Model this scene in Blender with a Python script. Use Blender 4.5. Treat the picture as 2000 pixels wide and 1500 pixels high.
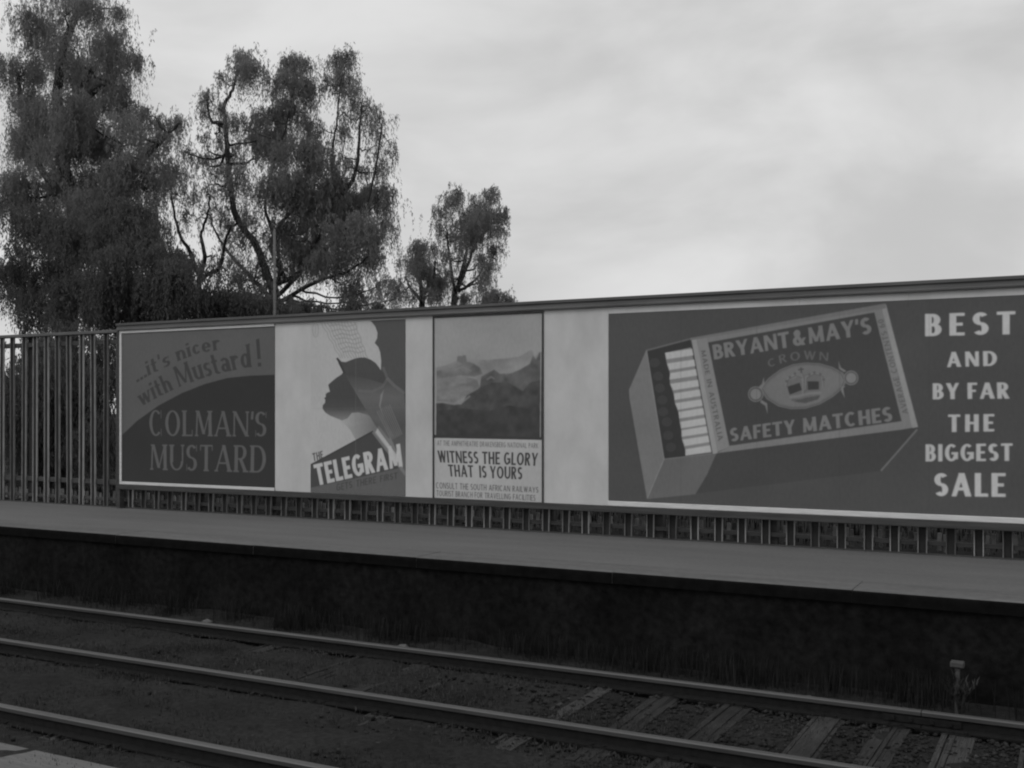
import bpy, bmesh, math, random
import numpy as np
from mathutils import Vector, noise as mnoise

R = math.radians
random.seed(7)
rng = np.random.default_rng(11)
for o in list(bpy.data.objects):
    bpy.data.objects.remove(o, do_unlink=True)
scene = bpy.context.scene
COL = scene.collection

# ------------------------------------------------------------------ camera
PHI = R(28.0)                 # the view turned this much to the left of the hoarding's normal
SP, CP = math.sin(PHI), math.cos(PHI)
F = 2120.0                    # focal length in pixels of the 2000 px wide photograph
HOR = 803.0                   # horizon row
EYE = 2.43                    # metres above the rail head
cam_d = bpy.data.cameras.new('camera')
cam = bpy.data.objects.new('camera', cam_d)
COL.objects.link(cam)
cam.location = (0, 0, EYE)
cam.rotation_euler = (R(90), 0, PHI)
cam_d.sensor_width = 36.0
cam_d.lens = 36.0 * F / 2000.0
cam_d.shift_y = (HOR - 750.0) / 2000.0
cam_d.clip_start = 0.1
cam_d.clip_end = 3000
scene.camera = cam

# ------------------------------------------------------------------ world: overcast daylight, grey
SUN_EL, SUN_AZ = R(46), R(212)      # azimuth from +Y towards +X
world = bpy.data.worlds.new('World')
scene.world = world
world.use_nodes = True
nt = world.node_tree
nt.nodes.clear()
def N(t, **kw):
    n = nt.nodes.new(t)
    for k, v in kw.items():
        setattr(n, k, v)
    return n
out = N('ShaderNodeOutputWorld')
bg = N('ShaderNodeBackground')
bg.inputs['Strength'].default_value = 0.14
sky = N('ShaderNodeTexSky')
sky.sky_type = 'NISHITA'
sky.sun_disc = False
sky.sun_elevation = SUN_EL
sky.sun_rotation = SUN_AZ
sky.dust_density = 4.0
bw = N('ShaderNodeRGBToBW')
tc = N('ShaderNodeTexCoord')
mp = N('ShaderNodeMapping')
mp.inputs['Scale'].default_value = (1.0, 1.0, 2.3)
mp.inputs['Rotation'].default_value = (R(4), R(-7), R(20))
n1 = N('ShaderNodeTexNoise')
n1.inputs['Scale'].default_value = 3.8
n1.inputs['Detail'].default_value = 7
n1.inputs['Roughness'].default_value = 0.5
n1.inputs['Distortion'].default_value = 0.35
r1 = N('ShaderNodeMapRange')
r1.interpolation_type = 'SMOOTHSTEP'
r1.inputs['From Min'].default_value = 0.28
r1.inputs['From Max'].default_value = 0.72
r1.inputs['To Min'].default_value = 0.82
r1.inputs['To Max'].default_value = 1.12
mixb = N('ShaderNodeMix')           # cloud deck over the clear sky
mixb.data_type = 'FLOAT'
mixb.inputs[0].default_value = 0.86
mixb.inputs[3].default_value = 5.2
mul = N('ShaderNodeMath', operation='MULTIPLY')
nt.links.new(tc.outputs['Generated'], mp.inputs['Vector'])
nt.links.new(mp.outputs['Vector'], n1.inputs['Vector'])
nt.links.new(n1.outputs['Fac'], r1.inputs['Value'])
nt.links.new(sky.outputs['Color'], bw.inputs['Color'])
nt.links.new(bw.outputs['Val'], mixb.inputs[2])
nt.links.new(mixb.outputs[0], mul.inputs[0])
nt.links.new(r1.outputs['Result'], mul.inputs[1])
nt.links.new(mul.outputs['Value'], bg.inputs['Color'])
nt.links.new(bg.outputs['Background'], out.inputs['Surface'])

sun_d = bpy.data.lights.new('sun', 'SUN')
sun_d.energy = 0.5
sun_d.angle = R(25)
sun = bpy.data.objects.new('sun', sun_d)
COL.objects.link(sun)
sd = Vector((math.sin(SUN_AZ) * math.cos(SUN_EL), math.cos(SUN_AZ) * math.cos(SUN_EL), math.sin(SUN_EL)))
sun.rotation_euler = sd.to_track_quat('Z', 'Y').to_euler()

scene.view_settings.view_transform = 'Standard'
scene.view_settings.look = 'None'
scene.view_settings.exposure = 0.0
scene.view_settings.gamma = 1.0
scene.view_settings.use_curve_mapping = False
scene.render.engine = 'CYCLES'
scene.cycles.filter_width = 2.1
scene.cycles.max_bounces = 10
scene.cycles.diffuse_bounces = 8
scene.cycles.transmission_bounces = 8
scene.cycles.transparent_max_bounces = 8

# ------------------------------------------------------------------ geometry of the view: where things stand
def ray(px, py):
    u = (px - 1000.0) / F
    return (-SP + u * CP, CP + u * SP, (HOR - py) / F)
def onY(px, py, Y):
    d = ray(px, py)
    t = Y / d[1]
    return Vector((d[0] * t, Y, EYE + d[2] * t))
def onZ(px, py, z):
    d = ray(px, py)
    t = (z - EYE) / d[2]
    return Vector((d[0] * t, d[1] * t, z))
GROUND = -0.155
PLAT = 0.81                  # platform surface
Y_A, Y_B, Y_C, Y_D = 9.34, 7.67, 5.95, 4.28   # rails
Y_EDGE, Y_FENCE = 10.15, 13.02
YB = 12.90                   # face of the hoarding
XL, XR = -40.0, 9.0

# ------------------------------------------------------------------ helpers
def tag(o, label=None, cat=None, group=None, kind=None):
    if label: o['label'] = label
    if cat: o['category'] = cat
    if group: o['group'] = group
    if kind: o['kind'] = kind
    return o
def empty(name, loc, label=None, cat=None, group=None):
    o = bpy.data.objects.new(name, None)
    o.empty_display_size = 0.2
    COL.objects.link(o)
    o.location = loc
    return tag(o, label, cat, group)
def place(o, parent):
    if parent is not None:
        o.parent = parent
        # meshes are written in world coordinates: cancel the parent's location chain
        off = Vector((0, 0, 0)); p = parent
        while p is not None:
            off += p.location; p = p.parent
        o.location = Vector(o.location) - off
    return o
def link_mesh(name, me, mat, parent=None, smooth=False):
    if mat is not None and len(me.materials) == 0:
        for m in (mat if isinstance(mat, (list, tuple)) else [mat]):
            me.materials.append(m)
    if smooth:
        me.polygons.foreach_set('use_smooth', [True] * len(me.polygons))
    o = bpy.data.objects.new(name, me)
    COL.objects.link(o)
    return place(o, parent)
def bm_obj(name, bm, mat, parent=None, smooth=False):
    me = bpy.data.meshes.new(name)
    bm.normal_update()
    bm.to_mesh(me); bm.free()
    return link_mesh(name, me, mat, parent, smooth)
def box(bm, x0, x1, y0, y1, z0, z1, bevel=0.0, mi=0):
    r = bmesh.ops.create_cube(bm, size=1.0)
    vs = r['verts']
    for v in vs:
        v.co = Vector((x0 if v.co.x < 0 else x1, y0 if v.co.y < 0 else y1, z0 if v.co.z < 0 else z1))
    fs = set(f for v in vs for f in v.link_faces)
    for f in fs: f.material_index = mi
    if bevel > 0:
        es = list(set(e for f in fs for e in f.edges))
        bmesh.ops.bevel(bm, geom=es, offset=bevel, segments=1, affect='EDGES')
    return vs
def box_obj(name, dims, mat, parent=None, bevel=0.0, jitter=0.0):
    bm = bmesh.new()
    box(bm, *dims, bevel=bevel)
    if jitter:
        for v in bm.verts:
            v.co += Vector([random.uniform(-jitter, jitter) for _ in range(3)])
    return bm_obj(name, bm, mat, parent)
def raw_mesh(name, V, Fc, mat, parent=None, smooth=False):
    """fast mesh from numpy arrays: V (n,3), Fc (m,k)"""
    me = bpy.data.meshes.new(name)
    V = np.asarray(V, dtype=np.float32); Fc = np.asarray(Fc, dtype=np.int32)
    m, k = Fc.shape
    me.vertices.add(len(V)); me.vertices.foreach_set('co', V.ravel())
    me.loops.add(m * k); me.loops.foreach_set('vertex_index', Fc.ravel())
    me.polygons.add(m)
    me.polygons.foreach_set('loop_start', np.arange(0, m * k, k, dtype=np.int32))
    me.polygons.foreach_set('loop_total', np.full(m, k, dtype=np.int32))
    me.update(calc_edges=True)
    return link_mesh(name, me, mat, parent, smooth)

# ------------------------------------------------------------------ materials (all grey: a black-and-white photograph)
def new_mat(name, rough=0.85, spec=0.25):
    m = bpy.data.materials.new(name)
    m.use_nodes = True
    b = m.node_tree.nodes['Principled BSDF']
    b.inputs['Roughness'].default_value = rough
    b.inputs['Specular IOR Level'].default_value = spec
    return m, m.node_tree, b
def noise_mat(name, lo, hi, scale=6.0, detail=8.0, rough=0.85, spec=0.25, stretch=(1, 1, 1), bump=0.0, bscale=None,
              lo2=None, hi2=None, scale2=1.0, island=0.0, stretch2=(1, 1, 1)):
    """mid-tone noise between lo and hi, optionally multiplied by a second large noise and a per-piece variation"""
    m, t, b = new_mat(name, rough, spec)
    n = t.nodes
    tc = n.new('ShaderNodeNewGeometry')
    def chain(sc, st, lo_, hi_, det=detail):
        mp = n.new('ShaderNodeMapping'); mp.inputs['Scale'].default_value = st
        t.links.new(tc.outputs['Position'], mp.inputs['Vector'])
        x = n.new('ShaderNodeTexNoise')
        x.inputs['Scale'].default_value = sc; x.inputs['Detail'].default_value = det
        x.inputs['Roughness'].default_value = 0.6
        t.links.new(mp.outputs['Vector'], x.inputs['Vector'])
        r = n.new('ShaderNodeMapRange')
        r.inputs['From Min'].default_value = 0.3; r.inputs['From Max'].default_value = 0.7
        r.inputs['To Min'].default_value = lo_; r.inputs['To Max'].default_value = hi_
        t.links.new(x.outputs['Fac'], r.inputs['Value'])
        return x, r.outputs['Result']
    x, v = chain(scale, stretch, lo, hi)
    if lo2 is not None:
        _, v2 = chain(scale2, stretch2, lo2, hi2, 4.0)
        mu = n.new('ShaderNodeMath'); mu.operation = 'MULTIPLY'
        t.links.new(v, mu.inputs[0]); t.links.new(v2, mu.inputs[1]); v = mu.outputs[0]
    if island > 0:
        r = n.new('ShaderNodeMapRange')
        r.inputs['To Min'].default_value = 1 - island; r.inputs['To Max'].default_value = 1 + island
        t.links.new(tc.outputs['Random Per Island'], r.inputs['Value'])
        mu = n.new('ShaderNodeMath'); mu.operation = 'MULTIPLY'
        t.links.new(v, mu.inputs[0]); t.links.new(r.outputs['Result'], mu.inputs[1]); v = mu.outputs[0]
    cc = n.new('ShaderNodeCombineColor')
    for i in range(3): t.links.new(v, cc.inputs[i])
    t.links.new(cc.outputs[0], b.inputs['Base Color'])
    if bump > 0:
        if bscale:
            x, _ = chain(bscale, stretch, 0, 1)
        bp = n.new('ShaderNodeBump')
        bp.inputs['Strength'].default_value = bump; bp.inputs['Distance'].default_value = 0.02
        t.links.new(x.outputs['Fac'], bp.inputs['Height'])
        t.links.new(bp.outputs['Normal'], b.inputs['Normal'])
    return m

M = {}
M['paint'] = noise_mat('pale_hoarding_paint', 0.52, 0.62, 3.0, 10, 0.7, lo2=0.93, hi2=1.05, scale2=0.8, stretch=(1, 1, 0.6), bump=0.12, bscale=30)
M['trim'] = noise_mat('pale_trim_paint', 0.56, 0.72, 9.0, 8, 0.6, stretch=(0.4, 1, 3), bump=0.1)
M['coping'] = noise_mat('weathered_dark_timber', 0.10, 0.16, 6, 8, 0.8, stretch=(0.15, 1, 2), bump=0.3)
M['dark_timber'] = noise_mat('dark_timber', 0.045, 0.08, 8, 8, 0.85, stretch=(0.2, 1, 3), bump=0.3)
M['frame_dark'] = noise_mat('dark_frame_paint', 0.05, 0.08, 10, 6, 0.6)
M['metal_edge'] = noise_mat('worn_grey_metal', 0.20, 0.36, 14, 6, 0.55, stretch=(1, 1, 0.3))
M['metal_dark'] = noise_mat('dark_grey_metal', 0.02, 0.035, 10, 6, 0.7)
M['picket'] = noise_mat('old_picket_timber', 0.14, 0.34, 9, 6, 0.9, stretch=(1, 1, 0.4), island=0.2, lo2=0.5, hi2=1.25, scale2=1.7)
M['asphalt'] = noise_mat('platform_asphalt', 0.122, 0.15, 25, 10, 0.92, bump=0.15, bscale=60, lo2=0.86, hi2=1.1, scale2=1.1, stretch2=(0.3, 1.8, 1))
M['slab'] = noise_mat('platform_edge_stone', 0.115, 0.15, 12, 8, 0.85, bump=0.2, bscale=40, lo2=0.8, hi2=1.1, scale2=1.4, stretch2=(0.4, 2.5, 1), island=0.04)
M['edge_shade'] = noise_mat('shaded_edge_face', 0.004, 0.010, 7, 8, 0.95, spec=0.05, bump=0.3)  # slab fronts coloured near black: shade painted in below the platform edge
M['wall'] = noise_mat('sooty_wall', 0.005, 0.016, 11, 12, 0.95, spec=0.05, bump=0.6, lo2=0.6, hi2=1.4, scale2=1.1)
M['ballast'] = noise_mat('ash_ballast', 0.015, 0.036, 18, 10, 0.95, spec=0.1, bump=0.8, bscale=35, lo2=0.65, hi2=1.25, scale2=1.2)
M['stone'] = noise_mat('ballast_stone', 0.013, 0.037, 20, 4, 0.9, spec=0.15, island=0.5, lo2=0.6, hi2=1.2, scale2=1.5)
M['sleeper'] = noise_mat('sleeper_timber', 0.032, 0.078, 7, 9, 0.9, spec=0.15, stretch=(14, 0.7, 3), bump=0.9, lo2=0.7, hi2=1.1, scale2=2.0)
M['rail_side'] = noise_mat('rusty_shaded_rail_side', 0.008, 0.017, 20, 6, 0.85, spec=0.2)  # rust, darkened further to paint in the shadow below the rail head
M['rail_head'] = noise_mat('dull_rail_head_side', 0.035, 0.06, 12, 6, 0.7, spec=0.3, stretch=(0.2, 1, 1))
M['rail_top'] = noise_mat('worn_rail_head', 0.06, 0.10, 5, 6, 0.45, spec=0.5, stretch=(0.1, 2, 1))
M['earth'] = noise_mat('earth', 0.03, 0.06, 5, 8, 0.95)
M['dirt'] = noise_mat('dark_dirt', 0.014, 0.03, 5, 8, 0.95, spec=.05)
M['bark'] = noise_mat('bark', 0.03, 0.065, 10, 6, 0.9, stretch=(1, 1, 0.3), bump=0.4)
M['tuft'] = noise_mat('ashy_grass', 0.03, 0.075, 2.2, 5, 0.95, spec=.05, island=.45)
M['weed'] = noise_mat('pale_weed', 0.015, 0.035, 6, 4, 0.9)
M['grass'] = noise_mat('dry_weed', 0.006, 0.022, 3, 3, 0.9, island=0.5)
M['pale_wood'] = noise_mat('pale_bleached_wood', 0.10, 0.17, 12, 8, 0.85, stretch=(0.4, 6, 1), bump=0.4)
M['cap'] = noise_mat('dull_stake_cap', 0.05, 0.09, 15, 6, 0.9)
M['chip'] = noise_mat('pale_stone', 0.07, 0.14, 15, 6, 0.8, bump=0.3)

def vary(m, lo, hi):
    t = m.node_tree; b = t.nodes['Principled BSDF']
    src = b.inputs['Base Color'].links[0].from_socket
    oi = t.nodes.new('ShaderNodeObjectInfo'); rr = t.nodes.new('ShaderNodeMapRange')
    rr.inputs['To Min'].default_value = lo; rr.inputs['To Max'].default_value = hi
    mu = t.nodes.new('ShaderNodeVectorMath'); mu.operation = 'MULTIPLY'
    t.links.new(oi.outputs['Random'], rr.inputs['Value'])
    t.links.new(src, mu.inputs[0]); t.links.new(rr.outputs['Result'], mu.inputs[1])
    t.links.new(mu.outputs[0], b.inputs['Base Color'])
vary(M['metal_edge'], .35, 1.25); vary(M['picket'], .4, 1.6); vary(M['sleeper'], .65, 1.3)
def leaf_mat(name, lo, hi, tr):
    m, t, b = new_mat(name, 0.7, 0.2)
    n = t.nodes
    g = n.new('ShaderNodeNewGeometry')
    r = n.new('ShaderNodeMapRange')
    r.inputs['To Min'].default_value = lo; r.inputs['To Max'].default_value = hi
    t.links.new(g.outputs['Random Per Island'], r.inputs['Value'])
    t.links.new(r.outputs['Result'], b.inputs['Base Color'])
    tb = n.new('ShaderNodeBsdfTranslucent')
    t.links.new(r.outputs['Result'], tb.inputs['Color'])
    mx = n.new('ShaderNodeMixShader'); mx.inputs[0].default_value = tr
    t.links.new(b.outputs[0], mx.inputs[1]); t.links.new(tb.outputs[0], mx.inputs[2])
    o = n['Material Output']
    t.links.new(mx.outputs[0], o.inputs['Surface'])
    return m
M['leaf'] = leaf_mat('gum_leaves', 0.20, 0.30, 0.55)
M['leaf_dark'] = leaf_mat('dense_leaves', 0.09, 0.14, 0.45)

# ------------------------------------------------------------------ lettering and print: a small painter
class Canvas:
    """greyscale print laid out in metres on the plane of the hoarding"""
    def __init__(s, X0, X1, Z0, Z1, val, res=260.0):
        s.X0, s.X1, s.Z0, s.Z1, s.res = X0, X1, Z0, Z1, res
        s.w = int(round((X1 - X0) * res)); s.h = int(round((Z1 - Z0) * res))
        s.a = np.full((s.h, s.w), float(val))
    def m(s, p):                         # photo point on the hoarding -> canvas units
        q = onY(p[0], p[1], YB)
        return ((q.x - s.X0) * s.res, (q.z - s.Z0) * s.res)
    def _blend(s, x0, y0, cov, val, alpha):
        h, w = cov.shape
        X0, Y0, X1, Y1 = max(x0, 0), max(y0, 0), min(x0 + w, s.w), min(y0 + h, s.h)
        if X1 <= X0 or Y1 <= Y0: return
        c = cov[Y0 - y0:Y1 - y0, X0 - x0:X1 - x0] * alpha
        if callable(val):
            yy, xx = np.mgrid[Y0:Y1, X0:X1]
            val = val(xx / s.res + s.X0, yy / s.res + s.Z0)
        s.a[Y0:Y1, X0:X1] = s.a[Y0:Y1, X0:X1] * (1 - c) + val * c
    def convex(s, quads, val, alpha=1.0, SS=3):
        """union of convex polygons given in canvas units"""
        P = np.concatenate([np.array(q) for q in quads])
        x0, y0 = int(math.floor(P[:, 0].min())) - 1, int(math.floor(P[:, 1].min())) - 1
        x1, y1 = int(math.ceil(P[:, 0].max())) + 1, int(math.ceil(P[:, 1].max())) + 1
        W, H = (x1 - x0) * SS, (y1 - y0) * SS
        acc = np.zeros((H, W), bool)
        for q in quads:
            q = (np.array(q) - (x0, y0)) * SS
            a0, b0 = max(int(q[:, 0].min()) - 1, 0), max(int(q[:, 1].min()) - 1, 0)
            a1, b1 = int(q[:, 0].max()) + 2, int(q[:, 1].max()) + 2
            yy, xx = np.mgrid[b0:min(b1, H), a0:min(a1, W)]
            xx = xx + 0.5; yy = yy + 0.5
            area = 0.0
            n = len(q)
            for i in range(n):
                area += q[i, 0] * q[(i + 1) % n, 1] - q[(i + 1) % n, 0] * q[i, 1]
            sg = 1 if area > 0 else -1
            ins = np.ones(xx.shape, bool)
            for i in range(n):
                ax, ay = q[i]; bx, by = q[(i + 1) % n]
                ins &= sg * ((bx - ax) * (yy - ay) - (by - ay) * (xx - ax)) >= 0
            acc[b0:min(b1, H), a0:min(a1, W)] |= ins
        cov = acc.reshape(H // SS, SS, W // SS, SS).mean(axis=(1, 3))
        s._blend(x0, y0, cov, val, alpha)
    def poly(s, pts, val, alpha=1.0, SS=3, mapped=False):
        """any polygon, photo points"""
        q = np.array([s.m(p) for p in pts] if not mapped else pts)
        x0, y0 = int(math.floor(q[:, 0].min())) - 1, int(math.floor(q[:, 1].min())) - 1
        x1, y1 = int(math.ceil(q[:, 0].max())) + 1, int(math.ceil(q[:, 1].max())) + 1
        q = q - (x0, y0)
        W, H = x1 - x0, y1 - y0
        cov = np.zeros((H, W))
        A, B = q, np.roll(q, -1, axis=0)
        for j in range(H * SS):
            y = (j + 0.5) / SS
            c = ((A[:, 1] <= y) & (B[:, 1] > y)) | ((B[:, 1] <= y) & (A[:, 1] > y))
            if not c.any(): continue
            xs = np.sort(A[c, 0] + (y - A[c, 1]) * (B[c, 0] - A[c, 0]) / (B[c, 1] - A[c, 1]))
            row = cov[j // SS]
            for k in range(0, len(xs) - 1, 2):
                a, b = xs[k], xs[k + 1]
                ia, ib = int(a), int(b)
                if ia == ib: row[ia] += (b - a) / SS
                else:
                    row[ia] += (ia + 1 - a) / SS
                    row[ia + 1:ib] += 1.0 / SS
                    row[ib] += (b - ib) / SS
        s._blend(x0, y0, np.clip(cov, 0, 1), val, alpha)
    def line(s, pts, width, val, alpha=1.0):
        """stroke through photo points, width in photo pixels"""
        qs = []
        for a, b in zip(pts[:-1], pts[1:]):
            dx, dy = b[0] - a[0], b[1] - a[1]
            L = math.hypot(dx, dy) or 1
            nx, ny = -dy / L * width / 2, dx / L * width / 2
            ex, ey = dx / L * width * 0.2, dy / L * width * 0.2
            qs.append([s.m(p) for p in ((a[0] + nx - ex, a[1] + ny - ey), (b[0] + nx + ex, b[1] + ny + ey),
                                        (b[0] - nx + ex, b[1] - ny + ey), (a[0] - nx - ex, a[1] - ny - ey))])
        s.convex(qs, val, alpha)
    def ellipse(s, cx, cy, rx, ry, val, alpha=1.0, rot=0.0, ring=None, n=28):
        c, sn = math.cos(R(rot)), math.sin(R(rot))
        pts = [(cx + rx * math.cos(t) * c - ry * math.sin(t) * sn, cy + rx * math.cos(t) * sn + ry * math.sin(t) * c)
               for t in [2 * math.pi * i / n for i in range(n + 1)]]
        if ring: s.line(pts, ring, val, alpha)
        else: s.poly(pts[:-1], val, alpha)
    def blur(s, k=1.0):
        r = max(1, int(k * 2.5))
        w = np.exp(-0.5 * (np.arange(-r, r + 1) / k) ** 2); w /= w.sum()
        for ax in (0, 1):
            p = np.pad(s.a, [(r, r) if i == ax else (0, 0) for i in (0, 1)], mode='edge')
            s.a = sum(w[i] * (p[i:i + s.h, :] if ax == 0 else p[:, i:i + s.w]) for i in range(2 * r + 1))
    def image(s, name):
        im = bpy.data.images.new(name, s.w, s.h, alpha=False, float_buffer=True)
        im.colorspace_settings.name = 'Non-Color'
        px = np.ones((s.h, s.w, 4), dtype=np.float32)
        px[:, :, :3] = np.clip(s.a * .88, 0, 1)[:, :, None]
        im.pixels.foreach_set(px.ravel())
        im.update(); im.pack()
        return im

class Pen:
    """collects the strokes of one letter; thick stems T, thin bars N, optional serifs"""
    def __init__(s, T, Nn, serif): s.q = []; s.T = T; s.N = Nn; s.s = serif
    def D(s, x0, y0, x1, y1, w=None, ends='bt'):
        w = s.T if w is None else w
        s.q.append([(x0 - w / 2, y0), (x0 + w / 2, y0), (x1 + w / 2, y1), (x1 - w / 2, y1)])
        if s.s:
            e = s.s; h = min(s.N, 0.07)
            if 'b' in ends: s.q.append([(x0 - w / 2 - e, y0), (x0 + w / 2 + e, y0), (x0 + w / 2 + e * .8, y0 + h), (x0 - w / 2 - e * .8, y0 + h)])
            if 't' in ends: s.q.append([(x1 - w / 2 - e, y1), (x1 + w / 2 + e, y1), (x1 + w / 2 + e * .8, y1 - h), (x1 - w / 2 - e * .8, y1 - h)])
    def V(s, x, y0=0.0, y1=1.0, w=None, ends='bt'): s.D(x, y0, x, y1, w, ends)
    def H(s, x0, x1, y, h=None):
        h = s.N if h is None else h
        s.q.append([(x0, y - h / 2), (x1, y - h / 2), (x1, y + h / 2), (x0, y + h / 2)])
    def A(s, cx, cy, rx, ry, a0, a1, T=None, Nn=None, n=12):
        T = s.T if T is None else T; Nn = s.N if Nn is None else Nn
        ix, iy = max(rx - T, 0.004), max(ry - Nn, 0.004)
        ps = []
        for i in range(n + 1):
            a = R(a0 + (a1 - a0) * i / n)
            ps.append(((cx + rx * math.cos(a), cy + ry * math.sin(a)), (cx + ix * math.cos(a), cy + iy * math.sin(a))))
        for (o0, i0), (o1, i1) in zip(ps[:-1], ps[1:]): s.q.append([o0, o1, i1, i0])
    def bowl(s, x0, x1, y0, y1):
        r = min((y1 - y0) / 2 * 1.1, (x1 - x0) * 0.75)
        s.H(x0, x1 - r + .01, y0 + s.N / 2); s.H(x0, x1 - r + .01, y1 - s.N / 2)
        s.A(x1 - r, (y0 + y1) / 2, r, (y1 - y0) / 2, -90, 90)
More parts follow.
